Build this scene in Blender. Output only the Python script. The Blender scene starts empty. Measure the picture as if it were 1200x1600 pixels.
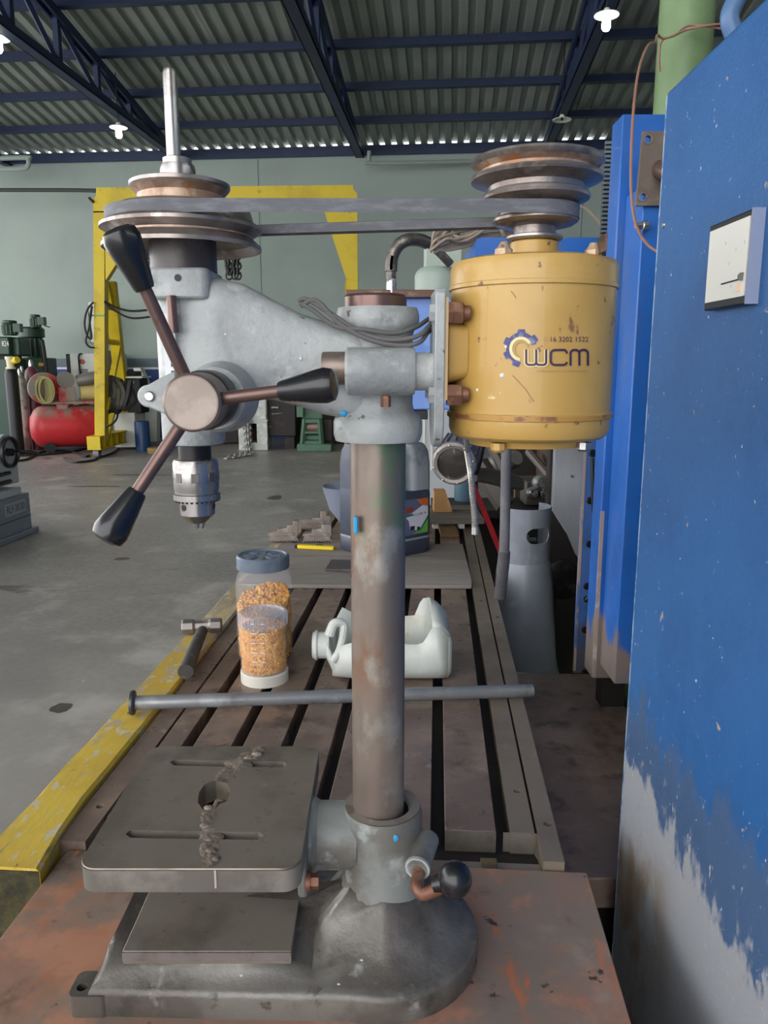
import bpy, bmesh, math, random
from mathutils import Matrix, Vector, noise
random.seed(7)
scene = bpy.context.scene
COL = scene.collection

# ------------------------------------------------------------------ camera
FPX, PITCH, EYE = 1200.0, math.atan(230 / 1200.0), 1.65
cam_d = bpy.data.cameras.new('camera')
cam_d.sensor_fit = 'VERTICAL'; cam_d.sensor_height = 32.0; cam_d.lens = 24.0
cam_d.clip_start = 0.02; cam_d.clip_end = 200
cam = bpy.data.objects.new('camera', cam_d); COL.objects.link(cam)
cam.location = (0, 0, EYE); cam.rotation_euler = (math.pi / 2 - PITCH, 0, 0)
scene.camera = cam

# ------------------------------------------------------------------ sky, exposure
world = bpy.data.worlds.new('overcast_sky'); scene.world = world
world.use_nodes = True
wb = world.node_tree.nodes['Background']
wb.inputs[0].default_value = (0.98, 0.98, 1.0, 1); wb.inputs[1].default_value = 2.9
vs = scene.view_settings
vs.view_transform = 'Standard'; vs.look = 'None'; vs.gamma = 1.0; vs.use_curve_mapping = False
vs.exposure = 0.55

# ------------------------------------------------------------------ photo-to-place helpers
CP, SP = math.cos(PITCH), math.sin(PITCH)
def ray(px, py):
    dx, dy = (px - 600) / FPX, (800 - py) / FPX
    return Vector((dx, CP + dy * SP, -SP + dy * CP))
def at(px, py, Y):
    r = ray(px, py); t = Y / r.y
    return Vector((r.x * t, Y, EYE + r.z * t))
def on(px, py, z):
    r = ray(px, py); t = (z - EYE) / r.z
    return Vector((r.x * t, r.y * t, z))
def zz(py, Y): return at(600, py, Y).z

# ------------------------------------------------------------------ materials
def lin(h):
    h = h.lstrip('#'); v = [int(h[i:i + 2], 16) / 255 for i in (0, 2, 4)]
    return tuple(c / 12.92 if c <= 0.04045 else ((c + 0.055) / 1.055) ** 2.4 for c in v) + (1.0,)
MATS = {}
def mat(name, col, rough=0.5, metal=0.0, layers=(), bump=0.0, bscale=80.0, coat=0.0, trans=0.0, ior=1.45, emit=0.0, alpha=1.0, rvar=0.0, spec=0.5, bstretch=(1, 1, 1)):
    """layers: (hex, scale, lo, hi, stretch, masks) mixed over the base by thresholded noise; masks: (axis, v0, v1) ramps in object space"""
    if name in MATS: return MATS[name]
    m = bpy.data.materials.new(name); m.use_nodes = True; MATS[name] = m
    nt = m.node_tree; N = nt.nodes; L = nt.links; b = N['Principled BSDF']
    b.inputs['Base Color'].default_value = lin(col); b.inputs['Roughness'].default_value = rough
    b.inputs['Metallic'].default_value = metal; b.inputs['IOR'].default_value = ior
    b.inputs['Transmission Weight'].default_value = trans; b.inputs['Coat Weight'].default_value = coat
    b.inputs['Specular IOR Level'].default_value = spec; b.inputs['Alpha'].default_value = alpha
    if emit: b.inputs['Emission Color'].default_value = lin(col); b.inputs['Emission Strength'].default_value = emit
    if layers or bump or rvar:
        tc = N.new('ShaderNodeTexCoord')
        def noise_node(scale, stretch, detail=7, off=0.0):
            mp = N.new('ShaderNodeMapping'); L.new(tc.outputs['Object'], mp.inputs['Vector'])
            mp.inputs['Scale'].default_value = stretch; mp.inputs['Location'].default_value = (off, off * 1.7, off * 0.6)
            n = N.new('ShaderNodeTexNoise'); n.inputs['Scale'].default_value = scale; n.inputs['Detail'].default_value = detail
            n.inputs['Roughness'].default_value = 0.62
            L.new(mp.outputs[0], n.inputs['Vector']); return n.outputs['Fac']
        def ramp(sock, lo, hi):
            r = N.new('ShaderNodeMapRange'); r.interpolation_type = 'SMOOTHSTEP'
            r.inputs[1].default_value = lo; r.inputs[2].default_value = hi; L.new(sock, r.inputs[0]); return r.outputs[0]
        prev = None
        for i, ly in enumerate(layers):
            if ly[0] == 'E':      # ragged-edged coat: ('E', hex, scale, axis, v0, v1, amplitude, stretch)
                _, hexc, sc, ax, v0, v1, amp = ly[:7]; st = ly[7] if len(ly) > 7 else (1, 1, 1)
                sx = N.new('ShaderNodeSeparateXYZ'); L.new(tc.outputs['Object'], sx.inputs[0])
                g = N.new('ShaderNodeMapRange'); g.inputs[1].default_value = v0; g.inputs[2].default_value = v1; g.clamp = False
                L.new(sx.outputs['xyz'.index(ax)], g.inputs[0])
                cl_ = N.new('ShaderNodeClamp'); cl_.inputs[1].default_value = -0.6; cl_.inputs[2].default_value = 1.6; L.new(g.outputs[0], cl_.inputs[0])
                ma = N.new('ShaderNodeMath'); ma.operation = 'MULTIPLY_ADD'; L.new(noise_node(sc, st, 9, 3.1 * i + 0.7), ma.inputs[0]); ma.inputs[1].default_value = amp
                sb = N.new('ShaderNodeMath'); sb.operation = 'SUBTRACT'; L.new(cl_.outputs[0], sb.inputs[0]); sb.inputs[1].default_value = amp * 0.5
                L.new(sb.outputs[0], ma.inputs[2]); f = ramp(ma.outputs[0], 0.42, 0.58)
                mx = N.new('ShaderNodeMix'); mx.data_type = 'RGBA'; L.new(f, mx.inputs[0])
                if prev is None: mx.inputs[6].default_value = lin(col)
                else: L.new(prev, mx.inputs[6])
                mx.inputs[7].default_value = lin(hexc); prev = mx.outputs[2]; continue
            hexc, sc, lo, hi = ly[:4]; st = ly[4] if len(ly) > 4 and ly[4] else (1, 1, 1); mk = ly[5] if len(ly) > 5 else ()
            f = ramp(noise_node(sc, st, off=3.1 * i + 0.7), lo, hi)
            for (ax, v0, v1) in mk:
                sx = N.new('ShaderNodeSeparateXYZ'); L.new(tc.outputs['Object'], sx.inputs[0])
                g = N.new('ShaderNodeMapRange'); g.interpolation_type = 'SMOOTHSTEP'
                if v0 < v1:
                    g.inputs[1].default_value = v0; g.inputs[2].default_value = v1
                else:
                    g.inputs[1].default_value = v1; g.inputs[2].default_value = v0; g.inputs[3].default_value = 1; g.inputs[4].default_value = 0
                L.new(sx.outputs['xyz'.index(ax)], g.inputs[0])
                mu = N.new('ShaderNodeMath'); mu.operation = 'MULTIPLY'; L.new(f, mu.inputs[0]); L.new(g.outputs[0], mu.inputs[1]); f = mu.outputs[0]
            mx = N.new('ShaderNodeMix'); mx.data_type = 'RGBA'
            L.new(f, mx.inputs[0])
            if prev is None: mx.inputs[6].default_value = lin(col)
            else: L.new(prev, mx.inputs[6])
            mx.inputs[7].default_value = lin(hexc); prev = mx.outputs[2]
        if prev is not None: L.new(prev, b.inputs['Base Color'])
        if rvar:
            f = noise_node(22, (1, 1, 1), 5, 9.0)
            r = N.new('ShaderNodeMapRange'); r.inputs[1].default_value = 0.3; r.inputs[2].default_value = 0.7
            r.inputs[3].default_value = max(0.03, rough - rvar); r.inputs[4].default_value = min(1, rough + rvar)
            L.new(f, r.inputs[0]); L.new(r.outputs[0], b.inputs['Roughness'])
        if bump:
            bp = N.new('ShaderNodeBump'); bp.inputs['Strength'].default_value = bump; bp.inputs['Distance'].default_value = 0.01
            L.new(noise_node(bscale, bstretch, 6, 5.0), bp.inputs['Height']); L.new(bp.outputs[0], b.inputs['Normal'])
    return m

# ------------------------------------------------------------------ mesh building
FRAME = {}
def smooth_path(pts, k=6):
    pts = [Vector(p) for p in pts]
    if len(pts) < 3: return pts
    out = []
    for i in range(len(pts) - 1):
        p0 = pts[max(i - 1, 0)]; p1 = pts[i]; p2 = pts[i + 1]; p3 = pts[min(i + 2, len(pts) - 1)]
        for j in range(k):
            t = j / k
            out.append(0.5 * ((2 * p1) + (p2 - p0) * t + (2 * p0 - 5 * p1 + 4 * p2 - p3) * t * t + (3 * p1 - p0 - 3 * p2 + p3) * t ** 3))
    out.append(pts[-1]); return out
def basis(d):
    d = d.normalized(); up = Vector((0, 0, 1)) if abs(d.z) < 0.95 else Vector((0, 1, 0))
    a = d.cross(up).normalized(); return a, a.cross(d).normalized()
class MB:
    def __init__(s): s.v = []; s.f = []
    def add(s, vs_, fs):
        o = len(s.v); s.v += [Vector(p) for p in vs_]; s.f += [tuple(i + o for i in f) for f in fs]; return s
    def box(s, lo, hi, M=None):
        x0, y0, z0 = lo; x1, y1, z1 = hi
        P = [Vector(p) for p in ((x0, y0, z0), (x1, y0, z0), (x1, y1, z0), (x0, y1, z0), (x0, y0, z1), (x1, y0, z1), (x1, y1, z1), (x0, y1, z1))]
        if M is not None: P = [M @ p for p in P]
        return s.add(P, [(3, 2, 1, 0), (4, 5, 6, 7), (0, 1, 5, 4), (1, 2, 6, 5), (2, 3, 7, 6), (3, 0, 4, 7)])
    def cbox(s, c, d, M=None):
        c = Vector(c); h = Vector(d) / 2; return s.box(c - h, c + h, M)
    def loft(s, rings, cap0=True, cap1=True, closed=True):
        n = len(rings[0]); vs_ = [p for r in rings for p in r]; fs = []
        for i in range(len(rings) - 1):
            for j in range(n if closed else n - 1):
                k = (j + 1) % n; fs.append((i * n + j, i * n + k, (i + 1) * n + k, (i + 1) * n + j))
        if cap0: fs.append(tuple(range(n - 1, -1, -1)))
        if cap1: fs.append(tuple(range((len(rings) - 1) * n, len(rings) * n)))
        return s.add(vs_, fs)
    def cyl(s, p0, p1, r0, r1=None, n=20, caps=True):
        p0, p1 = Vector(p0), Vector(p1); r1 = r0 if r1 is None else r1; a, b = basis(p1 - p0)
        R = [[p + (a * math.cos(t) + b * math.sin(t)) * r for t in [2 * math.pi * j / n for j in range(n)]] for p, r in ((p0, r0), (p1, r1))]
        return s.loft(R, caps, caps)
    def lathe(s, prof, o=(0, 0, 0), axis=(0, 0, 1), n=32, cap=True):
        o = Vector(o); ax = Vector(axis).normalized()
        if abs(ax.z) > 0.99: a, b = Vector((1, 0, 0)), Vector((0, 1, 0)) * (1 if ax.z > 0 else -1)
        else: a, b = basis(ax); b = -b
        R = [[o + ax * h + (a * math.cos(t) + b * math.sin(t)) * max(r, 1e-5) for t in [2 * math.pi * j / n for j in range(n)]] for r, h in prof]
        return s.loft(R, cap, cap)
    def tube(s, pts, r, n=8, k=6, smooth=True):
        P = smooth_path(pts, k) if smooth else [Vector(p) for p in pts]
        rings = []; a = None
        for i, p in enumerate(P):
            d = (P[min(i + 1, len(P) - 1)] - P[max(i - 1, 0)])
            if d.length < 1e-9: d = Vector((0, 0, 1))
            d.normalize()
            if a is None: a, _ = basis(d)
            a = (a - d * a.dot(d)).normalized(); b = d.cross(a)
            rr = r(i / max(1, len(P) - 1)) if callable(r) else r
            rings.append([p + (a * math.cos(t) + b * math.sin(t)) * rr for t in [2 * math.pi * j / n for j in range(n)]])
        return s.loft(rings)
    def prism(s, poly, f0, f1):
        """poly 2-D points; f0, f1 map (u, v) to the two end faces"""
        return s.loft([[Vector(f0(*p)) for p in poly], [Vector(f1(*p)) for p in poly]])
    def sphere(s, c, r, n=16, m=10, sc=(1, 1, 1)):
        c = Vector(c); rings = []
        for i in range(m + 1):
            t = math.pi * i / m
            rings.append([c + Vector((max(math.sin(t), 1e-4) * math.cos(q) * r * sc[0], max(math.sin(t), 1e-4) * math.sin(q) * r * sc[1], -math.cos(t) * r * sc[2])) for q in [2 * math.pi * j / n for j in range(n)]])
        return s.loft(rings)
    def build(s, name, m, parent=None, origin=None, rotz=0.0, bevel=0.0, local=False, angle=35, seg=2, kind=None):
        if parent is not None: W = FRAME[parent.name]
        else:
            o = Vector(origin) if origin is not None else Vector((0, 0, 0))
            W = Matrix.Translation(o) @ Matrix.Rotation(rotz, 4, 'Z')
        V = s.v
        if not local:
            I = W.inverted(); V = [I @ p for p in s.v]
        me = bpy.data.meshes.new(name); me.from_pydata([tuple(p) for p in V], [], s.f); me.validate(); me.update()
        bm = bmesh.new(); bm.from_mesh(me); bmesh.ops.recalc_face_normals(bm, faces=bm.faces); bm.to_mesh(me); bm.free()
        me.polygons.foreach_set('use_smooth', [True] * len(me.polygons)); me.set_sharp_from_angle(angle=math.radians(angle))
        for q in (m if isinstance(m, (list, tuple)) else [m]): me.materials.append(q)
        ob = bpy.data.objects.new(name, me); COL.objects.link(ob)
        if parent is not None: ob.parent = parent
        else: ob.matrix_world = W
        FRAME[ob.name] = W
        if bevel:
            b = ob.modifiers.new('bevel', 'BEVEL'); b.width = bevel; b.segments = seg; b.limit_method = 'ANGLE'; b.angle_limit = math.radians(38)
        if kind: ob['kind'] = kind
        return ob
def tag(o, label, cat=None, group=None, kind=None):
    o['label'] = label
    if cat: o['category'] = cat
    if group: o['group'] = group
    if kind: o['kind'] = kind
    return o
def thing(name, loc, label, cat, rotz=0.0, group=None, kind=None):
    o = bpy.data.objects.new(name, None); COL.objects.link(o); o.empty_display_size = 0.05
    o.location = loc; o.rotation_euler = (0, 0, rotz)
    FRAME[o.name] = Matrix.Translation(Vector(loc)) @ Matrix.Rotation(rotz, 4, 'Z')
    return tag(o, label, cat, group, kind)
def structure(ob, label=None):
    ob['kind'] = 'structure'
    if label: ob['label'] = label
    return ob
def copy_part(src, parent, name=None):
    c = src.copy(); COL.objects.link(c); c.parent = parent; FRAME[c.name] = FRAME[parent.name]; return c
def circle(cx, cy, r, n=16, ph=0.0): return [(cx + r * math.cos(2 * math.pi * i / n + ph), cy + r * math.sin(2 * math.pi * i / n + ph)) for i in range(n)]
def rrect(x0, y0, x1, y1, r, n=5):
    P = []
    for cx, cy, a in ((x1 - r, y0 + r, -90), (x1 - r, y1 - r, 0), (x0 + r, y1 - r, 90), (x0 + r, y0 + r, 180)):
        for i in range(n + 1):
            t = math.radians(a + 90 * i / n); P.append((cx + r * math.cos(t), cy + r * math.sin(t)))
    return P
def holed_plate(outer, holes, z0, z1):
    """plate with top at z1; holes: (polygon, floor z or None for through). Returns an MB in plain x, y, z"""
    mb = MB(); bm = bmesh.new()
    def loop(poly):
        vs_ = [bm.verts.new((x, y, z1)) for x, y in poly]
        return [bm.edges.new((vs_[i], vs_[(i + 1) % len(vs_)])) for i in range(len(vs_))]
    E = loop(outer)
    for h, _ in holes: E += loop(h)
    bmesh.ops.triangle_fill(bm, use_beauty=True, use_dissolve=False, edges=E)
    bm.verts.index_update(); mb.add([v.co.copy() for v in bm.verts], [tuple(v.index for v in f.verts) for f in bm.faces])
    def wall(poly, za, zb):
        n = len(poly); mb.add([(x, y, za) for x, y in poly] + [(x, y, zb) for x, y in poly], [(i, (i + 1) % n, n + (i + 1) % n, n + i) for i in range(n)])
    wall(outer, z0, z1)
    for h, zf in holes:
        wall(h, z0 if zf is None else zf, z1)
        if zf is not None: mb.add([(x, y, zf) for x, y in h], [tuple(range(len(h)))])
    # underside with the through holes left open
    bm2 = bmesh.new()
    def loop2(poly):
        vs_ = [bm2.verts.new((x, y, z0)) for x, y in poly]
        return [bm2.edges.new((vs_[i], vs_[(i + 1) % len(vs_)])) for i in range(len(vs_))]
    E = loop2(outer)
    for h, zf in holes:
        if zf is None: E += loop2(h)
    bmesh.ops.triangle_fill(bm2, use_beauty=True, use_dissolve=False, edges=E)
    bm2.verts.index_update(); mb.add([v.co.copy() for v in bm2.verts], [tuple(v.index for v in f.verts) for f in bm2.faces])
    bm.free(); bm2.free(); return mb
def text_geo(txt, bold=False):
    cu = bpy.data.curves.new('lettering', 'FONT'); cu.body = txt; cu.resolution_u = 3
    ob = bpy.data.objects.new('lettering', cu); COL.objects.link(ob)
    me = bpy.data.meshes.new_from_object(ob.evaluated_get(bpy.context.evaluated_depsgraph_get()))
    V = [(v.co.x, v.co.y) for v in me.vertices]; Fc = [tuple(p.vertices) for p in me.polygons]
    bpy.data.objects.remove(ob); bpy.data.meshes.remove(me)
    x0 = min(v[0] for v in V); x1 = max(v[0] for v in V); y0 = min(v[1] for v in V); y1 = max(v[1] for v in V)
    return [((x - x0) / (x1 - x0), (y - y0) / (y1 - y0)) for x, y in V], Fc
def text_mb(txt, fn):
    V, Fc = text_geo(txt); return MB().add([fn(u, v) for u, v in V], Fc)
def ribbon(pts, w, fn, closed=False):
    """flat stroke of width w along 2-D points, mapped by fn"""
    P = [Vector((p[0], p[1])) for p in pts]; n = len(P); L_, R_ = [], []
    for i in range(n):
        a = P[i - 1] if (i > 0 or closed) else P[i]; b = P[(i + 1) % n] if (i < n - 1 or closed) else P[i]
        d = (b - a).normalized() if (b - a).length > 1e-9 else Vector((1, 0)); q = Vector((-d.y, d.x)) * w / 2
        L_.append(P[i] + q); R_.append(P[i] - q)
    m = n if closed else n - 1
    return MB().add([fn(*p) for p in L_] + [fn(*p) for p in R_], [(i, (i + 1) % n, n + (i + 1) % n, n + i) for i in range(m)])
# ================================================================== the hall
RB = -math.radians(5.1)
M_conc = mat('concrete', '#8f8b86', 0.42, layers=[('#7d7a76', 0.5, 0.42, 0.62), ('#a9a5a0', 1.7, 0.5, 0.72), ('#6a6764', 0.9, 0.6, 0.8, (0.35, 1.6, 1)), ('#56534f', 2.2, 0.66, 0.74, (0.5, 1.3, 1)), ('#b3afa9', 14, 0.66, 0.78)], bump=0.06, bscale=30, rvar=0.12)
M_wall = mat('wall_paint', '#929f97', 0.7, layers=[('#87938d', 0.35, 0.4, 0.7), ('#7d8984', 1.3, 0.6, 0.85)], bump=0.02, bscale=20)
M_wblue = mat('wall_blue_paint', '#27407f', 0.55)
M_wgrey = mat('wall_grey_paint', '#5d6a74', 0.6)
M_wwhite = mat('wall_white_line', '#cfd3d2', 0.6)
M_sheet = mat('roof_sheet_metal', '#959d96', 0.5, 0.2, layers=[('#838b85', 1.2, 0.4, 0.7, (1, 0.3, 1)), ('#878f88', 3.0, 0.6, 0.8, (1, 0.2, 1))])
M_navy = mat('navy_steel_paint', '#172747', 0.5, layers=[('#1d2f52', 3, 0.5, 0.75)])
B0 = dict(origin=(0, 0, 0), rotz=RB, local=True)
fl = structure(MB().box((-22, -10, -0.2), (14, 17.4, 0)).build('floor', M_conc, **B0), 'grey worn concrete workshop floor')
WV = 17.2
M_stain = mat('oil_stain', '#4b4845', 0.4, layers=[('#3a3735', 9, 0.45, 0.6)])
for i, (px, py, rx, ry) in enumerate(((430, 778, 0.10, 0.16), (96, 1106, 0.05, 0.06), (15, 730, 0.10, 0.1), (75, 716, 0.09, 0.08), (225, 742, 0.5, 0.06), (190, 873, 0.07, 0.05), (150, 760, 0.4, 0.05))):
    c_ = on(px, py, 0.0); P_ = [(c_.x + rx * math.cos(t) * (1 + 0.35 * noise.noise(Vector((math.cos(t) * 1.5, math.sin(t) * 1.5, i)))), c_.y + ry * math.sin(t) * (1 + 0.35 * noise.noise(Vector((math.sin(t) * 1.5, math.cos(t) * 1.5, i + 9))))) for t in [2 * math.pi * k / 24 for k in range(24)]]
    MB().prism(P_, lambda x, y: (x, y, 0.0004), lambda x, y: (x, y, 0.0012)).build('floor_stain', M_stain, fl)
wl = structure(MB().box((-16, WV, 0), (12, WV + 0.2, 6.06)).build('wall_back', M_wall, **B0), 'pale green plastered end wall of the hall')
MB().box((-16, WV - 0.006, 0), (12, WV, 1.55)).build('painted_band', M_wblue, wl, local=True)['label'] = 'dark blue painted lower band'
MB().box((-16, WV - 0.006, 1.55), (12, WV, 1.595)).build('painted_line', M_wwhite, wl, local=True)
MB().box((-16, WV - 0.006, 1.595), (12, WV, 1.79)).build('painted_band', M_wgrey, wl, local=True)
for u in (-4.25, 2.6):
    MB().box((u, WV - 0.004, 1.8), (u + 0.02, WV, 5.95)).build('wall_joint', M_wgrey, wl, local=True)
structure(MB().box((11.8, -8.0, 0), (12.0, WV, 7.5)).build('wall_right', M_wall, **B0), 'pale green side wall of the hall')
structure(MB().box((2.0, -8.2, 0), (12.0, -8.0, 9.9)).build('added_wall_rear', M_wall, **B0), 'unseen pale green wall added behind the camera to block daylight')  # out of view; added and sized to cut daylight from behind
def zr(v): return 6.14 + 0.15 * (WV - v)
roof = bpy.data.objects.new('ceiling', None); COL.objects.link(roof); roof.rotation_euler = (0, 0, RB); roof['kind'] = 'structure'; roof['label'] = 'ribbed metal roof sheeting of the hall'
FRAME['ceiling'] = Matrix.Rotation(RB, 4, 'Z')
prof = []
for k in range(4):
    o = k * 0.25; prof += [(o, 0.0), (o + 0.125, 0.0), (o + 0.15, 0.065), (o + 0.225, 0.065)]
prof += [(1.0, 0.0), (1.06, 0.0)]
sh = MB(); va, vb = WV - 0.03, -8.2
sh.add([(u, va, zr(va) + h) for u, h in prof] + [(u, vb, zr(vb) + h) for u, h in prof], [(i, i + 1, len(prof) + i + 1, len(prof) + i) for i in range(len(prof) - 1)])
first = sh.build('roof_sheet', M_sheet, roof, local=True, angle=20)
for k in range(-14, 12):
    o = first if k == -14 else copy_part(first, roof)
    o.location = (k, 0, 0.0 if k % 2 else 0.004)
for i, v in enumerate((WV - 0.1, 15.85, 14.6, 13.3, 12.0, 10.7, 9.4, 8.1, 6.8)):
    z1 = zr(v) - 0.005
    if i == 0: p = MB().box((-15, v - 0.03, z1 - 0.19), (11, v + 0.03, z1))
    else: p = MB().box((-15, v - 0.04, z1 - 0.13), (11, v + 0.04, z1)).box((-15, v - 0.09, z1 - 0.13), (11, v - 0.04, z1 - 0.12))
    structure(p.build('eave_beam' if i == 0 else 'purlin', M_navy, **B0), 'dark navy steel roof purlin')
for u in (-9.8, -5.93, -2.04, 1.82, 5.7):
    t = thing('roof_truss', (0, 0, 0), 'dark navy steel roof truss', None, rotz=RB, kind='structure')
    MB().box((u - 0.09, 2.0, 5.93), (u + 0.09, WV - 0.02, 5.95)).box((u - 0.09, 2.0, 5.93), (u - 0.075, WV - 0.02, 6.05)).box((u + 0.075, 2.0, 5.93), (u + 0.09, WV - 0.02, 6.05)).build('bottom_chord', M_navy, t, local=True)
    y0, y1 = WV - 0.3, 2.0
    zt = lambda v: zr(v) - 0.14
    mb = MB()
    for s_ in (-1, 1):
        a = u + s_ * 0.06
        mb.add([(a - 0.02, y0, zt(y0) - 0.14), (a + 0.02, y0, zt(y0) - 0.14), (a + 0.02, y0, zt(y0)), (a - 0.02, y0, zt(y0)), (a - 0.02, y1, zt(y1) - 0.14), (a + 0.02, y1, zt(y1) - 0.14), (a + 0.02, y1, zt(y1)), (a - 0.02, y1, zt(y1))], [(0, 1, 2, 3), (4, 5, 6, 7), (0, 1, 5, 4), (1, 2, 6, 5), (2, 3, 7, 6), (3, 0, 4, 7)])
    mb.build('top_chord', M_navy, t, local=True)
    v = 15.85
    while v > 3:
        MB().box((u - 0.04, v - 0.05, 6.0), (u + 0.04, v + 0.05, zt(v))).build('truss_post', M_navy, t, local=True)
        w = v - 1.28
        MB().cyl((u, v, 6.03), (u, w, zt(w) - 0.06), 0.045, n=4).build('truss_diagonal', M_navy, t, local=True)
        v = w
M_pipe = mat('grey_green_conduit', '#8f9b95', 0.5)
M_dkpipe = mat('dark_conduit', '#3d4644', 0.5)
tag(MB().tube([at(-60, 264, 16.9), at(30, 264, 16.9), at(44, 258, 16.9), at(44, 250, 16.9), at(40, 246, 16.9), at(-60, 250, 16.9)], 0.05, 8, 3).build('wall_conduit', M_pipe, origin=at(20, 264, 16.9)), 'grey green bent pipe under the eave at the left edge', 'pipe')
tag(MB().tube([at(577, 236, 16.75), at(577, 250, 16.75), at(584, 255, 16.75), at(736, 252, 16.8)], 0.04, 8, 3).build('wall_conduit', M_pipe, origin=at(640, 253, 16.8)), 'pale green pipe along the wall top between the two pulleys', 'pipe')
tag(MB().tube([at(-60, 297, 16.8), at(96, 297, 16.9), at(150, 298, 16.9)], 0.04, 8, 3).build('wall_conduit', M_dkpipe, origin=at(60, 297, 16.9)), 'dark horizontal pipe on the wall left of the yellow gantry', 'pipe')

# ------------------------------------------------------------------ pendant lamps
M_enam = mat('lamp_enamel', '#d9dccf', 0.4)
M_bulb = mat('bulb_glow', '#f4fff4', 0.4, emit=22)
M_cord = mat('black_cord', '#1b1b1c', 0.55)
for (px, py, Y, sc_, lit, lab) in ((948, 22, 9.0, 0.74, True, 'lit pendant lamp with white shade beside the green post'), (185, 198, 14.3, 0.85, True, 'lit pendant lamp with white shade left of the drill spindle'), (-4, 58, 11.5, 0.9, True, 'lit pendant lamp cut off by the left edge'), (878, 186, 13.4, 0.85, False, 'unlit pendant lamp shade hanging above the motor pulley')):
    p = at(px, py, Y); t = thing('pendant_lamp', p, lab, 'lamp')
    MB().lathe([(r * sc_, h * sc_) for r, h in ((0.175, -0.02), (0.18, -0.012), (0.06, 0.03), (0.035, 0.075), (0.0, 0.08))], p, n=28, cap=False).lathe([(r * sc_, h * sc_) for r, h in ((0.175, -0.02), (0.055, 0.022), (0.03, 0.03))], p, n=28, cap=False).build('lamp_shade', M_enam, t)
    MB().cyl(p + Vector((0, 0, 0.07 * sc_)), Vector((p.x, p.y, zr(p.y) - 0.02)), 0.008, n=6).build('cord', M_cord, t)
    if lit:
        MB().lathe([(r * sc_, h * sc_) for r, h in ((0.02, 0.02), (0.028, -0.01), (0.062, -0.06), (0.062, -0.18), (0.04, -0.215), (0.0, -0.22))], p, n=16).build('bulb', M_bulb, t)
    else:
        MB().lathe([(0.02, 0.02), (0.02, -0.02), (0.0, -0.021)], p, n=12).build('socket', M_cord, t)

# ================================================================== machine bench: T-slot table, plate, beam
RT = -math.atan(84 / 1222.0)
TT = dict(rotz=RT)
ct, st_ = math.cos(RT), math.sin(RT)
def tl(p): return (p.x * ct + p.y * st_, -p.x * st_ + p.y * ct, p.z)       # world to table frame
def tw(u, v, z): return Vector((u * ct - v * st_, u * st_ + v * ct, z))    # table frame to world
ZT, ZP = 0.815, 0.80
M_iron = mat('oiled_cast_iron', '#77665c', 0.36, 0.15, layers=[('#8e796c', 6, 0.42, 0.62), ('#5b4d46', 10, 0.52, 0.68), ('#9a897d', 24, 0.58, 0.72), ('#a39283', 4, 0.58, 0.72), ('#c2b8ac', 60, 0.72, 0.75)], bump=0.05, bscale=60, rvar=0.12)
M_ironr = mat('machined_edge_iron', '#837769', 0.4, 0.2, layers=[('#72675b', 5, 0.45, 0.7), ('#958877', 9, 0.6, 0.8)], bump=0.03, rvar=0.1)
M_dark = mat('dark_machine_iron', '#2b2725', 0.6, 0.2, layers=[('#3a3330', 5, 0.5, 0.7)])
M_bright = mat('worn_steel_edge', '#9a9186', 0.4, 0.6, layers=[('#7c6f60', 12, 0.45, 0.7)])
M_brass = mat('brassy_steel', '#8d7a58', 0.4, 0.6, layers=[('#6c5b42', 20, 0.45, 0.65)])
V0, V1 = 1.195, 4.35
tt = thing('slotted_machine_table', tw(0, 1.2, 0.70), 'long brown cast iron machine table with T slots behind the drill press', 'machine table', rotz=RT)
def tb(mb): return MB().add([tw(*p) for p in mb.v], mb.f)
slots = [-0.547, -0.436, -0.325, -0.214, -0.102, 0.011, 0.130]
tb(MB().box((-0.667, V0 + 0.03, 0.70), (0.2275, V1, 0.772))).build('table_body', M_dark, tt)
edges = [-0.613] + slots + [0.189]
E0 = [(-0.667, -0.616)] + [(-0.610, slots[0] - 0.013)] + [(slots[i] + 0.013, slots[i + 1] - 0.013) for i in range(6)] + [(slots[6] + 0.013, 0.1865), (0.1915, 0.2275)]
for i, (a, b) in enumerate(E0):
    v0 = V0 if i in (0, len(E0) - 1) else 1.275
    m_ = M_ironr if i >= len(E0) - 2 else M_iron
    if i in (0, len(E0) - 2, len(E0) - 1):
        hs = [(circle((a + b) / 2 + 0.004, v0 + d, 0.0075, 12), ZT - 0.012) for d in (((0.11, 1.3) if i != len(E0) - 2 else (0.14, 1.4)))]
        mb = holed_plate([(a, v0), (b, v0), (b, V1), (a, V1)], hs, 0.765, ZT); mb.v = [tw(*p) for p in mb.v]
        mb.build('table_strip', m_, tt)
    else:
        tb(MB().box((a, v0, 0.765), (b, V1, ZT))).build('table_strip', m_, tt, bevel=0.0015)
    if 1 <= i <= len(E0) - 2: tb(MB().box((a, v0 - 0.0022, 0.775), (b, v0 - 0.0002, ZT - 0.001))).build('end_face', M_bright, tt)
tb(MB().box((-0.616, V0, 0.70), (0.1915, V0 + 0.025, 0.792)).box((-0.616, V0 + 0.024, 0.70), (0.1915, 1.28, 0.771))).build('end_trough', M_ironr, tt, bevel=0.002)
tb(MB().box((-0.616, V0 - 0.002, 0.782), (0.1915, V0 + 0.001, 0.793))).build('end_strip', M_brass, tt)
for u in (-0.04, 0.10):
    tb(MB().box((u - 0.014, V0 - 0.003, 0.785), (u + 0.014, V0 + 0.026, 0.799))).build('end_lug', M_brass, tt, bevel=0.001)
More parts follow.
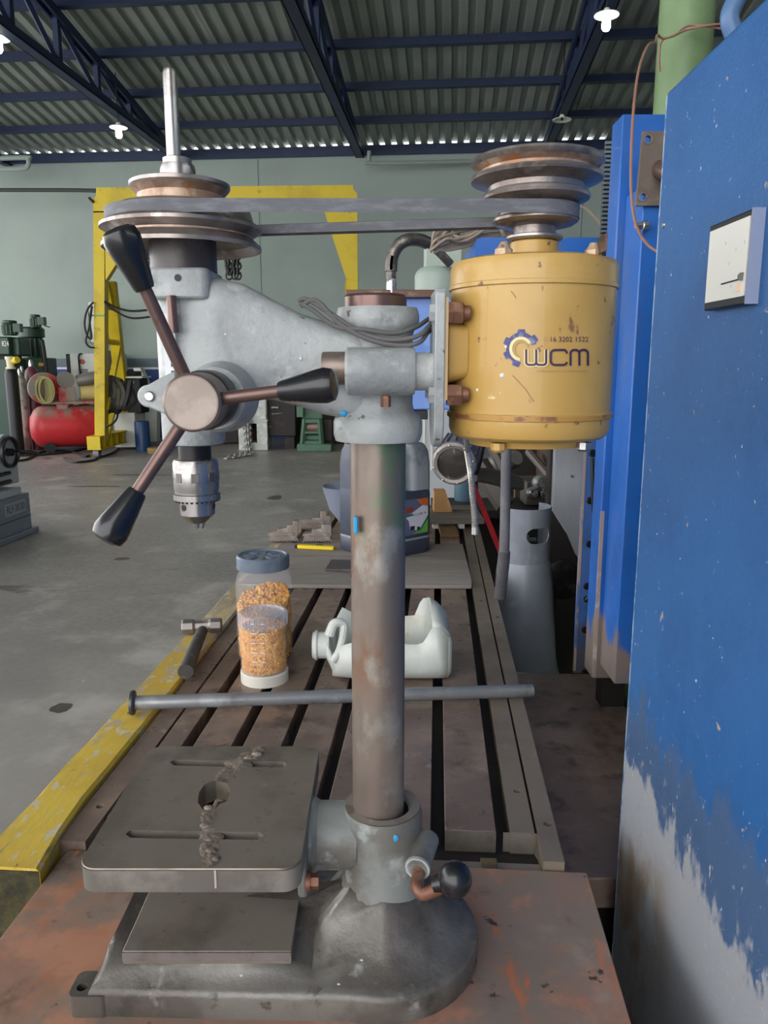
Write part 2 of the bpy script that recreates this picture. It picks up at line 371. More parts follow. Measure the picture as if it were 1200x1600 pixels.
tb(MB().add([(0.186, 1.2755, 0.773), (0.20, 1.235, 0.795), (0.20, 1.2755, ZT - 0.001), (0.13, 1.2755, 0.775), (0.13, 1.2755, ZT - 0.001), (0.197, 1.2355, 0.775)], [(0, 5, 1, 2), (3, 0, 2, 4)])).build('trough_corner', M_bright, tt)

M_rust = mat('rusty_bench_plate', '#9c7866', 0.5, 0.15, layers=[('#8a7a6e', 4.5, 0.40, 0.58), ('#b5826a', 7.0, 0.50, 0.62), ('#645247', 6.0, 0.53, 0.66), ('#a2968a', 3.2, 0.54, 0.68), ('#ad7356', 11.0, 0.58, 0.70), ('#bd7450', 16, 0.63, 0.70, (1, 0.25, 1)), ('#463a33', 22, 0.64, 0.70)], bump=0.05, bscale=40, rvar=0.15)
tag(tb(MB().box((-0.648, 0.45, ZP - 0.02), (0.265, 1.191, ZP))).build('bench_plate', M_rust, origin=tw(-0.2, 0.8, ZP - 0.02), rotz=RT, bevel=0.0015), 'rust pink steel plate carrying the bench drill', 'steel plate')
# bed under the table and the dark side saddle
bed = thing('machine_bed', tw(-0.2, 2.6, 0), 'dark machine bed under the slotted table and steel plate', 'machine bed', rotz=RT)
tb(MB().box((-0.60, 0.55, 0.0), (0.17, 4.3, 0.699)).box((-0.60, 0.55, 0.699), (0.17, 1.19, ZP - 0.0205))).build('bed_body', M_dark, bed)
M_sadd = mat('oily_dark_plate', '#7a685d', 0.42, 0.1, layers=[('#8d7a6e', 6, 0.48, 0.66), ('#56483f', 9, 0.5, 0.66), ('#6a5a50', 22, 0.7, 0.8)], bump=0.05, rvar=0.12)
sad = MB().box((0.173, 1.40, 0.55), (0.74, 2.46, 0.62)).build('side_saddle', M_sadd, bed, bevel=0.003)
MB().box((0.3, 1.5, 0.0), (0.7, 2.4, 0.549)).build('saddle_pedestal', M_dark, bed)
# yellow timber
M_yel = mat('chipped_yellow_timber', '#bf9f3c', 0.65, layers=[('#d1b344', 3, 0.4, 0.6), ('E', '#b0a084', 34, 'y', -0.6, 2.6, 1.5, (1, 0.45, 1)), ('E', '#a2937a', 9, 'y', 0.6, 2.2, 1.0, (1.5, 0.5, 1)), ('#c9ad52', 5, 0.62, 0.66, (1, 0.6, 1)), ('#c4b999', 38, 0.56, 0.62, (1, 0.55, 1)), ('#8d7b5c', 14, 0.62, 0.75, (2, 0.3, 1)), ('#5b4c3c', 30, 0.66, 0.72)], bump=0.15, bscale=40, bstretch=(1, 0.3, 1))
o = tw(-0.72, 1.1, 0.45)
bmb = MB(); nseg = 26; rings = []
for i in range(nseg + 1):
    v = 1.100 + (3.95 - 1.100) * i / nseg; j = random.uniform(-0.003, 0.003)
    r_ = -0.650 if v < 1.17 else (-0.666 if v < 1.28 else -0.672)
    rings.append([tw(-0.768 + j, v, 0.45), tw(r_, v, 0.45), tw(r_, v, 0.822 + j / 2), tw(r_ - 0.006, v, 0.828 + j / 2), tw(-0.762 + j, v, 0.828 - j / 2), tw(-0.768 + j, v, 0.822)])
bmb.loft(rings)
beam = thing('timber_beam', o, 'chipped yellow painted timber beam along the left of the slotted table', 'timber', rotz=RT)
bmb.build('beam_top', M_yel, beam, angle=30)
M_olive = mat('dark_olive_end_grain', '#4a4420', 0.7, layers=[('#242315', 9, 0.45, 0.6), ('#6b6226', 14, 0.6, 0.75)], bump=0.2, bscale=50)  # front end face coloured a darker olive than the yellow top
tb(MB().box((-0.767, 1.0985, 0.46), (-0.651, 1.1005, 0.8225))).build('end_grain', M_olive, beam)
# ================================================================== the bench drill
CX, CY = -0.008, 1.0          # column axis
SX = -0.250                   # spindle axis
MX, MY, MR = 0.180, 0.965, 0.1005   # motor axis and radius
press = thing('bench_drill', (CX, CY, ZP), 'grey bench drill press with yellow motor, belt drive and long steel column', 'drill press')
M_cast = mat('grey_blue_cast_paint', '#a0a4a3', 0.40, 0.0, layers=[('#8e9190', 9, 0.45, 0.65), ('#b1b4b3', 24, 0.55, 0.7), ('#757975', 14, 0.58, 0.72), ('#57524c', 45, 0.64, 0.69)], bump=0.25, bscale=90, coat=0.15, rvar=0.08)
M_base = mat('oily_base_casting', '#59544e', 0.34, 0.15, layers=[('#716d67', 6, 0.45, 0.62), ('#3f3a36', 5, 0.50, 0.66), ('#86705b', 8, 0.60, 0.74), ('#92938f', 18, 0.60, 0.72), ('#4a4540', 30, 0.62, 0.72)], bump=0.15, bscale=60, rvar=0.12)
M_sock = mat('flaking_grey_paint', '#7e827e', 0.45, 0.05, layers=[('#68655f', 9, 0.42, 0.6), ('#989c99', 20, 0.56, 0.7), ('#4d4945', 26, 0.64, 0.74)], bump=0.15, bscale=80, rvar=0.1)
M_mach = mat('oiled_machined_iron', '#7d756a', 0.34, 0.2, layers=[('#675f55', 7, 0.46, 0.66), ('#7e7265', 4, 0.55, 0.75), ('#47423c', 3, 0.6, 0.75), ('#8d8478', 40, 0.66, 0.76)], bump=0.03, bscale=90, rvar=0.1)
M_weld = mat('rough_weld_metal', '#7f7266', 0.45, 0.35, layers=[('#9a8c7e', 30, 0.48, 0.62), ('#4a3c33', 22, 0.55, 0.68)], bump=0.5, bscale=120)
M_steel = mat('bright_worn_steel', '#a6a5a5', 0.3, 0.85, layers=[('#857e78', 14, 0.5, 0.7), ('#8d6a55', 30, 0.66, 0.78)], bump=0.02, rvar=0.1)
M_chuck = mat('chuck_steel', '#9a9795', 0.26, 0.9, layers=[('#77706a', 25, 0.5, 0.7)], rvar=0.08)
M_pull = mat('pulley_steel', '#938a84', 0.33, 0.7, layers=[('#6d625c', 12, 0.45, 0.65), ('#aaa39f', 30, 0.55, 0.7), ('#96704f', 22, 0.63, 0.76)], rvar=0.1)
M_pullr = mat('rusty_pulley_groove', '#8c7260', 0.5, 0.45, layers=[('#b89f8b', 22, 0.42, 0.62), ('#9a6a47', 30, 0.56, 0.66), ('#5c4a40', 30, 0.6, 0.72)], rvar=0.1)
M_dkst = mat('black_oily_steel', '#2c2a2b', 0.35, 0.6, layers=[('#474341', 14, 0.5, 0.7)], rvar=0.1)
M_rod = mat('bronzed_rod', '#6c5650', 0.33, 0.65, layers=[('#836a62', 10, 0.5, 0.7, (1, 1, 1)), ('#4e3b36', 22, 0.6, 0.75)], rvar=0.1)
M_blkpl = mat('black_plastic', '#15161a', 0.28, 0.0, coat=0.2, layers=[('#26272b', 20, 0.6, 0.75)], rvar=0.06)
M_hub = mat('worn_hub_face', '#6f625b', 0.42, 0.6, layers=[('#84766e', 20, 0.45, 0.65), ('#5b5a4a', 10, 0.6, 0.75)], bump=0.03, rvar=0.08)
M_colm = mat('worn_steel_column', '#7b6f66', 0.36, 0.5, layers=[('#8d8074', 8, 0.45, 0.68, (1, 1, 0.5)), ('#7f5f4a', 14, 0.42, 0.62, (1, 1, 0.6), (('z', 0.38, 0.48), ('z', 0.72, 0.58))), ('#63785a', 10, 0.47, 0.57, (1, 1, 0.5), (('z', 0.58, 0.66),)), ('#9a958d', 12, 0.56, 0.7, (1, 1, 0.6)), ('#7d4b34', 16, 0.64, 0.74, (1, 1, 1), (('z', 0.3, 0.55),)), ('#493f39', 30, 0.64, 0.74, (1, 1, 0.3))], bump=0.04, bscale=60, rvar=0.1)
M_yelm = mat('motor_yellow_paint', '#b18d49', 0.38, 0.0, coat=0.15, layers=[('#bd9c5c', 4, 0.45, 0.68), ('#a5813d', 9, 0.55, 0.75), ('#6e4f33', 60, 0.635, 0.67), ('#7c5a3c', 16, 0.655, 0.69, (1, 1, 0.5)), ('#d8c08a', 30, 0.66, 0.7)], bump=0.05, bscale=30, rvar=0.06)
M_cyan = mat('blue_paint_dab', '#2f93c4', 0.5)
M_white = mat('white_paint_spot', '#d8d4cc', 0.6)
M_bolt = mat('rusty_bolt', '#7a5545', 0.5, 0.5, layers=[('#94705c', 60, 0.5, 0.65), ('#523a30', 60, 0.6, 0.7)], bump=0.1)

# ---- base casting: rings from the outline in to a spine, height from the shape of the foot
out = []
RBASE = 0.138
yf, yb, xl = 0.876, 1.128, -0.392
for i in range(8): out.append((xl + (0.0 - xl) * i / 8, yf - 0.010 * (i / 8)))
for i in range(25):
    a = math.radians(-90 + 180 * i / 24); out.append((0.0 + RBASE * math.cos(a) * 1.0, CY + RBASE * math.sin(a)))
for i in range(1, 9): out.append((0.0 + (xl - 0.0) * i / 8, yb))
for i in range(1, 6): out.append((xl, yb + (yf - yb) * i / 6))
def spine(p): return (max(xl + 0.13, min(CX, p[0])), 0.5 * (yf + yb) if p[0] < -0.1 else CY)
def hgt(x, y):
    r = math.hypot(x - CX, y - CY); h = 0.040
    if r < 0.135: h += 0.085 * ((0.135 - max(r, 0.058)) / 0.077) ** 2
    if x < -0.1: h = max(h, 0.040 + 0.026 * min(1, max(0, (y - yf - 0.008) / 0.018)))
    return h
def shift(p, q, d):
    v_ = Vector((q[0] - p[0], q[1] - p[1])); l_ = v_.length
    return (p[0], p[1]) if l_ < 1e-6 else (p[0] + v_.x / l_ * min(d, l_), p[1] + v_.y / l_ * min(d, l_))
rings = [[Vector((p[0], p[1], ZP)) for p in out], [Vector((p[0], p[1], ZP + 0.030)) for p in out]]
for d, dz in ((0.002, 0.036), (0.006, 0.0395)):
    rings.append([Vector((*shift(p, spine(p), d), ZP + dz)) for p in out])
for k in range(1, 15):
    R = []
    for p in out:
        q = shift(p, spine(p), 0.006); s_ = spine(p); f = k / 15
        x, y = q[0] + (s_[0] - q[0]) * f, q[1] + (s_[1] - q[1]) * f; R.append(Vector((x, y, ZP + hgt(x, y))))
    rings.append(R)
base = MB().loft(rings).build('base', M_base, press, angle=50)
# machined pad on the base
MB().box((-0.350, 0.898, ZP + 0.06), (-0.124, 1.108, ZP + 0.080)).build('machined_pad', M_mach, base, bevel=0.0012)
MB().box((-0.350, 0.8962, ZP + 0.066), (-0.124, 0.8982, ZP + 0.079)).build('pad_edge', M_steel, base)
# corner foot with its bolt hole
mb = holed_plate(rrect(-0.418, 0.8735, -0.365, 0.918, 0.010), [(circle(-0.404, 0.890, 0.0072, 16), ZP + 0.008)], ZP, ZP + 0.032)
mb.build('foot_lug', M_base, base)
MB().box((-0.3105, 0.8745, ZP + 0.004), (-0.3065, 0.8758, ZP + 0.033)).build('red_mark', mat('red_paint_mark', '#a33a35', 0.6), base)
for (x, y, s_) in ((-0.19, 0.8905, 0.003), (-0.06, 0.885, 0.003), (-0.03, 0.905, 0.0025)):
    MB().sphere((x, y, ZP + hgt(x, y) + 0.0004), s_, 8, 5, (1, 0.8, 0.25)).build('paint_spot', M_white, base)

# ---- socket round the column foot
sock = MB().lathe([(0.062, 0.095), (0.060, 0.112), (0.057, 0.125), (0.0565, 0.222), (0.054, 0.232), (0.042, 0.232), (0.040, 0.226), (0.037, 0.226)], (CX + 0.006, CY, ZP), n=48, cap=False).build('column_socket', M_sock, press)
MB().lathe([(0.053, 0.2322), (0.0405, 0.2322), (0.0405, 0.2330), (0.053, 0.2330)], (CX + 0.006, CY, ZP), n=48, cap=False).build('socket_rim', mat('rubbed_socket_rim', '#867c72', 0.45, 0.2, layers=[('#6a6058', 20, 0.5, 0.65), ('#a59c92', 30, 0.6, 0.7)]), sock)
BZ = ZP + 0.185
MB().lathe([(0.047, 0.03), (0.047, 0.085), (0.052, 0.092), (0.052, 0.098)], (CX, CY, BZ), (-1, 0, 0), n=40).build('table_arm', M_sock, sock)
MB().lathe([(0.054, 0.099), (0.054, 0.108)], (CX, CY, BZ), (-1, 0, 0), n=40).build('arm_flange', M_mach, sock)
# clamp boss with cranked lever and ball
c0 = at(668, 1310, 0.985); c1 = at(652, 1358, 0.925)
MB().cyl(c0, c1, 0.017, 0.016, 24).build('clamp_boss', M_sock, sock, bevel=0.002)
lev = MB().tube([c0 + (c1 - c0) * 0.8, c1 + Vector((0, -0.01, -0.008)), at(651, 1385, 0.905), at(662, 1397, 0.895), at(690, 1386, 0.885)], 0.0085, 12, 6).build('clamp_lever', M_bolt, press)
bc = at(711, 1374, 0.875)
MB().sphere(bc, 0.0218, 28, 18, (1.0, 1.0, 1.08)).cyl(bc + Vector((-0.016, 0.002, -0.006)), bc + Vector((-0.028, 0.003, -0.010)), 0.012, 0.0095, 16).build('ball_knob', M_blkpl, lev)
MB().lathe([(0.0175, 0.0), (0.0172, 0.004)], c1 + (c0 - c1).normalized() * 0.004, (c1 - c0), n=20).build('boss_rim', M_cast, sock)
MB().sphere(at(618, 1310, 0.946), 0.004, 8, 6, (1, 0.25, 1.3)).build('blue_dab', M_cyan, sock)

# ---- column
col = MB().lathe([(0.0365, 0.13), (0.0365, 0.93)], (CX, CY, ZP), n=56).build('column', M_colm, press)
p = at(556, 820, 0.9665)
MB().box((p.x - 0.0028, p.y - 0.004, p.z - 0.011), (p.x + 0.0028, p.y + 0.006, p.z + 0.011)).build('blue_dab', M_cyan, col, bevel=0.0015)

# ---- head casting
H = MB()
H.lathe([(0.040, 0.752), (0.055, 0.754), (0.0575, 0.762), (0.0575, 0.778), (0.054, 0.786), (0.047, 0.792), (0.045, 0.80), (0.0445, 0.885), (0.046, 0.892), (0.051, 0.897), (0.0525, 0.905), (0.0525, 0.912), (0.050, 0.920), (0.036, 0.921)], (CX, CY, ZP), n=48, cap=False)
def sect(x, z0, z1, hy, e=0.55, n=28):
    R = []
    for i in range(n):
        t = 2 * math.pi * i / n; c_, s_ = math.cos(t), math.sin(t)
        R.append(Vector((x, CY - 0.002 + hy * math.copysign(abs(c_) ** e, c_), (z0 + z1) / 2 + (z1 - z0) / 2 * math.copysign(abs(s_) ** e, s_))))
    return R
H.loft([sect(-0.262, 1.60, 1.735, 0.03), sect(-0.235, 1.592, 1.752, 0.042), sect(-0.205, 1.596, 1.756, 0.045), sect(-0.175, 1.606, 1.749, 0.044), sect(-0.14, 1.606, 1.731, 0.042), sect(-0.105, 1.597, 1.713, 0.040), sect(-0.075, 1.587, 1.704, 0.040), sect(-0.045, 1.582, 1.699, 0.042), sect(-0.02, 1.58, 1.695, 0.040)])
# spindle sleeve
H.lathe([(0.030, 1.548), (0.038, 1.550), (0.040, 1.556), (0.040, 1.735), (0.038, 1.745), (0.030, 1.747)], (SX + 0.003, CY, 0), n=40)
head = H.build('head', M_cast, press, angle=45)
# collar block round the pulley bearing
MB().prism(rrect(SX - 0.034, 0.951, SX + 0.040, 1.045, 0.01), lambda x, y: (x, y, 1.728), lambda x, y: (x, y, 1.764)).build('bearing_collar', M_cast, head, bevel=0.003)
hb = at(278, 434, 0.9508)
MB().cyl(hb + Vector((0, -0.0006, 0)), hb + Vector((0, 0.004, 0)), 0.0042, n=16).build('grub_hole', M_dkst, head)
MB().lathe([(0.041, 1.764), (0.041, 1.800), (0.030, 1.804)], (SX, CY, 0), n=40).build('bearing_hub', mat('oily_hub_steel', '#54504e', 0.4, 0.4, layers=[('#6d6865', 12, 0.48, 0.66), ('#353231', 9, 0.56, 0.7)], rvar=0.1), press)
MB().cyl(at(222, 408, 1.0), at(240, 407, 1.0), 0.0045, n=12).build('locating_pin', M_rod, head)
# cap over the column
MB().lathe([(0.0395, 0.918), (0.0395, 0.933), (0.037, 0.936), (0.0, 0.936)], (CX - 0.003, CY, ZP), n=40).build('column_cap', M_rod, head)
# depth scale and its rod beside the sleeve
a = at(257, 498, 0.953); b = at(262, 585, 0.953)
MB().box((a.x - 0.002, 0.951, b.z - 0.012), (a.x + 0.012, 0.956, a.z + 0.006)).build('depth_scale', mat('scale_white', '#d5d8d8', 0.45), head)
for i in range(9):
    z = a.z - 0.004 - i * 0.0085
    MB().box((a.x + 0.0055, 0.9504, z - 0.002), (a.x + (0.0115 if i % 2 else 0.0095), 0.9512, z + 0.002)).build('scale_mark', M_blkpl, head)
MB().cyl(at(267, 462, 0.948), at(272, 520, 0.948), 0.006, n=14).build('depth_rod', M_rod, head)
# side ear with screw
e0 = at(238, 619, 0.935)
mbp = []
for i in range(17):
    t = math.radians(90 + 180 * i / 16); mbp.append((e0.x - 0.004 + 0.0135 * math.cos(t), e0.z + 0.0135 * math.sin(t)))
mbp += [(e0.x + 0.03, e0.z - 0.028), (e0.x + 0.03, e0.z + 0.03), (e0.x + 0.012, e0.z + 0.022)]
MB().prism(mbp, lambda x, z: (x, 0.932, z), lambda x, z: (x, 0.955, z)).build('side_ear', M_cast, head, bevel=0.002)
MB().lathe([(0.0062, 0.0), (0.0062, 0.003), (0.005, 0.0045), (0.0, 0.0045)], (e0.x - 0.002, 0.932, e0.z), (0, -1, 0), n=18).build('ear_screw', M_steel, head)
for (px, py) in ((352, 522), (470, 560)):
    q = at(px, py, 0.954); MB().sphere(q, 0.0016, 8, 6, (1, 0.4, 1)).build('paint_spot', M_white, head)
q = at(537, 646, 0.9445); MB().sphere(q, 0.005, 10, 6, (1, 0.35, 0.8)).build('blue_dab', M_cyan, head)

# ---- motor carrier: boss across the front of the column, shaft, plate
MBZ, MBY = 1.642, 0.938
MB().lathe([(0.026, -0.046), (0.0285, -0.043), (0.0285, 0.034), (0.0265, 0.037)], (0, MBY, MBZ), (1, 0, 0), n=36).build('carrier_boss', M_cast, head)
MB().lathe([(0.0185, -0.074), (0.0195, -0.072), (0.0195, -0.044)], (0, MBY, MBZ + 0.004), (1, 0, 0), n=28).build('carrier_stub', M_hub, head)
MB().lathe([(0.0225, 0.036), (0.0225, 0.060)], (0, MBY, MBZ), (1, 0, 0), n=28).build('carrier_shaft', M_cast, head)
q = at(603, 623, 0.918); MB().lathe([(0.006, 0.0), (0.006, 0.012), (0.004, 0.014)], (q.x, q.y + 0.006, q.z - 0.010), (0, 0, 1), n=6).build('boss_bolt', M_bolt, head)
pl = MB()
pl.prism([(0.893, 1.729), (0.90, 1.735), (0.985, 1.735), (0.99, 1.729), (0.99, 1.59), (0.975, 1.565), (0.95, 1.553), (0.925, 1.553), (0.905, 1.562), (0.893, 1.58)], lambda y, z: (0.058, y, z), lambda y, z: (0.0695, y, z))
plate = pl.build('carrier_plate', M_cast, press, bevel=0.0015)
MB().prism([(0.895, 1.725), (0.988, 1.725), (0.988, 1.61), (0.895, 1.61)], lambda y, z: (0.0695, y, z), lambda y, z: (0.073, y, z)).build('shim', mat('tan_shim', '#b0956d', 0.6), plate)
MB().prism(rrect(0.905, 1.628, 0.985, 1.702, 0.014), lambda y, z: (0.073, y, z), lambda y, z: (0.100, 0.945 + (y - 0.945) * 0.9, 1.665 + (z - 1.665) * 0.8)).build('motor_pad', M_yelm, plate, bevel=0.003)
for (py, Yb, m_) in ((617, 0.905, M_bolt), (489, 0.905, M_bolt), (610, 0.975, M_bolt)):
    z = zz(py, Yb)
    g = MB().lathe([(0.0135, 0.073), (0.0135, 0.089), (0.011, 0.091)], (0, Yb, z), (1, 0, 0), n=6)
    g.lathe([(0.0085, 0.089), (0.0085, 0.098)], (0, Yb, z), (1, 0, 0), n=14)
    g.build('carrier_bolt', m_, plate)
    MB().lathe([(0.0105, -0.052), (0.0105, -0.058)], (0, Yb, z), (-1, 0, 0), n=6).build('bolt_head', M_cast, plate)

# ---- spindle, pulley, chuck
pul = MB().lathe([(0.030, 1.803), (0.060, 1.806), (0.086, 1.800), (0.0945, 1.790), (0.0965, 1.790), (0.0965, 1.7945), (0.086, 1.8035), (0.086, 1.806), (0.0965, 1.8125), (0.0975, 1.8125), (0.0975, 1.8165), (0.088, 1.8225), (0.0845, 1.835), (0.074, 1.8395), (0.052, 1.841), (0.051, 1.8535), (0.0590, 1.8605), (0.0605, 1.8625), (0.0605, 1.8665), (0.056, 1.868), (0.0, 1.868)], (SX, CY, 0), n=64, cap=False).build('spindle_pulley', M_pull, press, angle=30)
MB().lathe([(0.0522, 1.8415), (0.0515, 1.8530), (0.0585, 1.8600)], (SX, CY, 0), n=64, cap=False).build('rusty_groove', M_pullr, pul)
MB().lathe([(0.0865, 1.8038), (0.0865, 1.8058)], (SX, CY, 0), n=64, cap=False).build('rusty_groove', M_pullr, pul)
sp = MB().lathe([(0.0085, 1.868), (0.0085, 1.992), (0.0075, 1.996), (0.0, 1.996)], (SX - 0.006, CY, 0), n=24).build('spindle_shaft', M_steel, press)
MB().lathe([(0.0215, 1.868), (0.0215, 1.883), (0.0200, 1.889), (0.0175, 1.889), (0.0175, 1.896), (0.013, 1.898)], (SX - 0.002, CY, 0), n=28).lathe([(0.0225, 1.868), (0.0225, 1.874)], (SX - 0.002, CY, 0), n=10).build('spindle_nut', M_chuck, sp)
CHX = -0.247
MB().lathe([(0.021, 1.528), (0.021, 1.551)], (CHX, CY, 0), n=32).build('quill', M_dkst, press)
chk = MB().lathe([(0.018, 1.531), (0.0275, 1.529), (0.0295, 1.525), (0.0295, 1.492), (0.0285, 1.488), (0.0285, 1.485), (0.0305, 1.484), (0.0305, 1.4765), (0.0228, 1.4765), (0.0226, 1.4560), (0.0195, 1.4525), (0.0105, 1.4445), (0.007, 1.4445)], (CHX, CY, 0), n=48).build('drill_chuck', M_chuck, press, angle=30)
for i in range(28):
    t = 2 * math.pi * i / 28
    MB().cyl((CHX + 0.0285 * math.cos(t), CY + 0.0285 * math.sin(t), 1.4740), (CHX + 0.0285 * math.cos(t), CY + 0.0285 * math.sin(t), 1.4772), 0.0017, n=5).build('gear_tooth', M_dkst, chk)
for i in range(3):
    t = 2 * math.pi * i / 3 - 2.2
    MB().cyl((CHX + 0.019 * math.cos(t), CY + 0.019 * math.sin(t), 1.467), (CHX + 0.0231 * math.cos(t), CY + 0.0231 * math.sin(t), 1.467), 0.0042, n=14).build('key_hole', M_dkst, chk)
    MB().cyl((CHX + 0.006 * math.cos(t), CY + 0.006 * math.sin(t), 1.448), (CHX + 0.0035 * math.cos(t), CY + 0.0035 * math.sin(t), 1.437), 0.0045, 0.0032, n=8).build('chuck_jaw', M_steel, chk)
for i in range(8):
    t = 2 * math.pi * i / 8 + 0.2
    M_ = Matrix.Translation((CHX, CY, 1.507)) @ Matrix.Rotation(t, 4, 'Z')
    MB().box((0.0288, -0.005, -0.006), (0.0298, 0.005, 0.006), M_).build('grip_flat', mat('grip_grey', '#6f6b69', 0.35, 0.8), chk, bevel=0.0008)

# ---- feed hub with three handles
hub_c = Vector((-0.199, 0.80, 1.6115))
hubo = MB().lathe([(0.028, 0.0), (0.0305, 0.0025), (0.0305, 0.046), (0.029, 0.048)], hub_c, (0, 1, 0), n=48).build('feed_hub', M_hub, press)
MB().lathe([(0.0268, -0.0004), (0.0268, 0.0006)], hub_c, (0, 1, 0), n=40).build('hub_face', mat('brushed_hub_face', '#857970', 0.42, 0.4, layers=[('#988b81', 24, 0.45, 0.65), ('#6e635b', 9, 0.56, 0.7)], rvar=0.08), hubo)
MB().lathe([(0.031, 0.046), (0.033, 0.052), (0.033, 0.085), (0.027, 0.090), (0.027, 0.160)], hub_c, (0, 1, 0), n=40).build('hub_collar', M_dkst, hubo)
MB().lathe([(0.036, 0.110), (0.042, 0.135), (0.044, 0.165)], hub_c, (0, 1, 0), n=40).build('hub_housing', M_cast, hubo)
for k, (px, py, Yk) in enumerate(((182, 354, 0.775), (527, 600, 0.80), (163, 846, 0.775))):
    tip = at(px, py, Yk); d = tip - (hub_c + Vector((0, 0.022, 0))); L_ = d.length; d.normalize(); s0 = hub_c + Vector((0, 0.022, 0)) + d * 0.02
    kl = 0.062
    rod = MB().cyl(s0, tip - d * (kl - 0.006), 0.0072, 0.0066, 18).build('feed_handle', M_rod, hubo)
    MB().lathe([(0.0095, 0.0), (0.0108, 0.003), (0.0175, 0.040), (0.0188, 0.050), (0.0165, 0.058), (0.0105, kl - 0.001), (0.0, kl)], tip - d * kl, d, n=14).build('handle_grip', M_blkpl, hubo)

# ---- motor
mot = MB().lathe([(0.060, 1.552), (0.072, 1.553), (0.0745, 1.560), (0.090, 1.562), (0.0955, 1.566), (0.0985, 1.573), (0.0985, 1.586), (0.1005, 1.587), (0.1005, 1.593), (0.0985, 1.594), (0.0985, 1.737), (0.1010, 1.738), (0.1010, 1.742), (0.1000, 1.743), (0.0995, 1.762), (0.0965, 1.769), (0.086, 1.772), (0.032, 1.776), (0.029, 1.779), (0.0285, 1.793), (0.026, 1.795)], (MX, MY, 0), n=72, cap=True).build('motor', M_yelm, press, angle=30)
MB().lathe([(0.031, 1.7952), (0.034, 1.7975), (0.034, 1.800), (0.030, 1.8015)], (MX, MY, 0), n=36).build('shaft_washer', M_steel, mot)
MB().lathe([(0.1009, 1.5875), (0.1009, 1.5925)], (MX, MY, 0), n=72, cap=False).build('seam_band', mat('rubbed_seam', '#a9803f', 0.5, 0.1, layers=[('#7a5138', 26, 0.52, 0.62), ('#8d7460', 40, 0.6, 0.7)]), mot)
for a in (-125, -45, 45, 130):
    t = math.radians(a); x, y = MX + 0.080 * math.cos(t), MY + 0.080 * math.sin(t)
    MB().lathe([(0.010, 1.768), (0.010, 1.777), (0.007, 1.779), (0.004, 1.785)], (x, y, 0), n=8).build('top_bolt', mat('flaky_bolt', '#b9a184', 0.5, 0.3, layers=[('#7a5a48', 60, 0.5, 0.62)]), mot)
    MB().lathe([(0.009, 1.560), (0.009, 1.552), (0.006, 1.549)], (x, y, 0), n=8).build('bottom_bolt', M_steel if a == -45 else M_yelm, mot)
MB().box((MX + 0.060, MY - 0.09, 1.772), (MX + 0.063, MY - 0.06, 1.790)).build('nameplate_tab', M_rod, mot)
mp = MB().lathe([(0.012, 1.802), (0.025, 1.802), (0.025, 1.811), (0.046, 1.8135), (0.0505, 1.8165), (0.0505, 1.8195), (0.047, 1.822), (0.045, 1.834), (0.052, 1.8375), (0.0625, 1.8415), (0.0635, 1.8445), (0.0625, 1.8475), (0.0555, 1.8505), (0.056, 1.8560), (0.066, 1.8595), (0.0765, 1.8620), (0.0780, 1.8645), (0.0765, 1.8670), (0.066, 1.8705), (0.066, 1.8735), (0.0755, 1.8795), (0.0780, 1.8825), (0.0765, 1.8855), (0.060, 1.887), (0.0, 1.887)], (MX, MY, 0), n=72, cap=True).build('motor_pulley', M_pull, press, angle=28)
MB().lathe([(0.0663, 1.8708), (0.0663, 1.8733), (0.0735, 1.8780)], (MX, MY, 0), n=72, cap=False).build('rusty_groove', M_pullr, mp)
# ---- belt
rs, rm = 0.0905, 0.0515
c_s, c_m = Vector((SX, CY)), Vector((MX, MY)); dv = c_m - c_s; D = dv.length; th = math.atan2(dv.y, dv.x); al = math.acos((rs - rm) / D)
path = []
for i in range(41):
    t = th + al + (2 * math.pi - 2 * al) * i / 40; path.append((c_s + Vector((math.cos(t), math.sin(t))) * rs, Vector((math.cos(t), math.sin(t)))))
for i in range(31):
    t = th - al + 2 * al * i / 30; path.append((c_m + Vector((math.cos(t), math.sin(t))) * rm, Vector((math.cos(t), math.sin(t)))))
zb0, zb1 = 1.8185, 1.8335
rings = []
for q, nn in path:
    rings.append([Vector((q.x, q.y, zb0)) , Vector((q.x, q.y, zb1)), Vector((q.x - nn.x * 0.008, q.y - nn.y * 0.008, zb1 - 0.002)), Vector((q.x - nn.x * 0.008, q.y - nn.y * 0.008, zb0 + 0.002))])
rings.append(rings[0])
M_belt = mat('rubber_belt', '#5a5b60', 0.62, layers=[('#6c6d72', 30, 0.45, 0.65, (1, 1, 4)), ('#47474a', 12, 0.6, 0.75)], bump=0.1, bscale=150)
MB().loft(rings, False, False).build('drive_belt', M_belt, press, angle=40)

# ---- the work table
Z1 = 1.040; tzb = 1.007
x0, x1, y0, y1 = -0.379, -0.105, 0.848, 1.156
outer = rrect(x0, y0, x1, y1, 0.022, 6)
def wob(pts, s_): return [(x + random.uniform(-s_, s_), y + random.uniform(-s_, s_)) for x, y in pts]
def onz(px, py): q = on(px, py, Z1); return (q.x, q.y)
hole = [onz(*p) for p in ((309, 1254), (311, 1238), (320, 1225), (338, 1217), (354, 1222), (360, 1236), (354, 1252), (342, 1258), (332, 1268), (317, 1265))]
s1 = [onz(*p) for p in ((196, 1303), (204, 1297), (300, 1299), (404, 1300), (413, 1306), (404, 1312), (300, 1311), (204, 1309))]
s2 = [onz(*p) for p in ((265, 1191), (272, 1187), (350, 1188.5), (443, 1190), (448, 1194.5), (443, 1199), (350, 1198), (272, 1196))]
mb = holed_plate(outer, [(hole, None), (s1, Z1 - 0.012), (s2, Z1 - 0.012)], tzb, Z1)
wt = mb.build('work_table', M_mach, press, bevel=0.0015, angle=30)
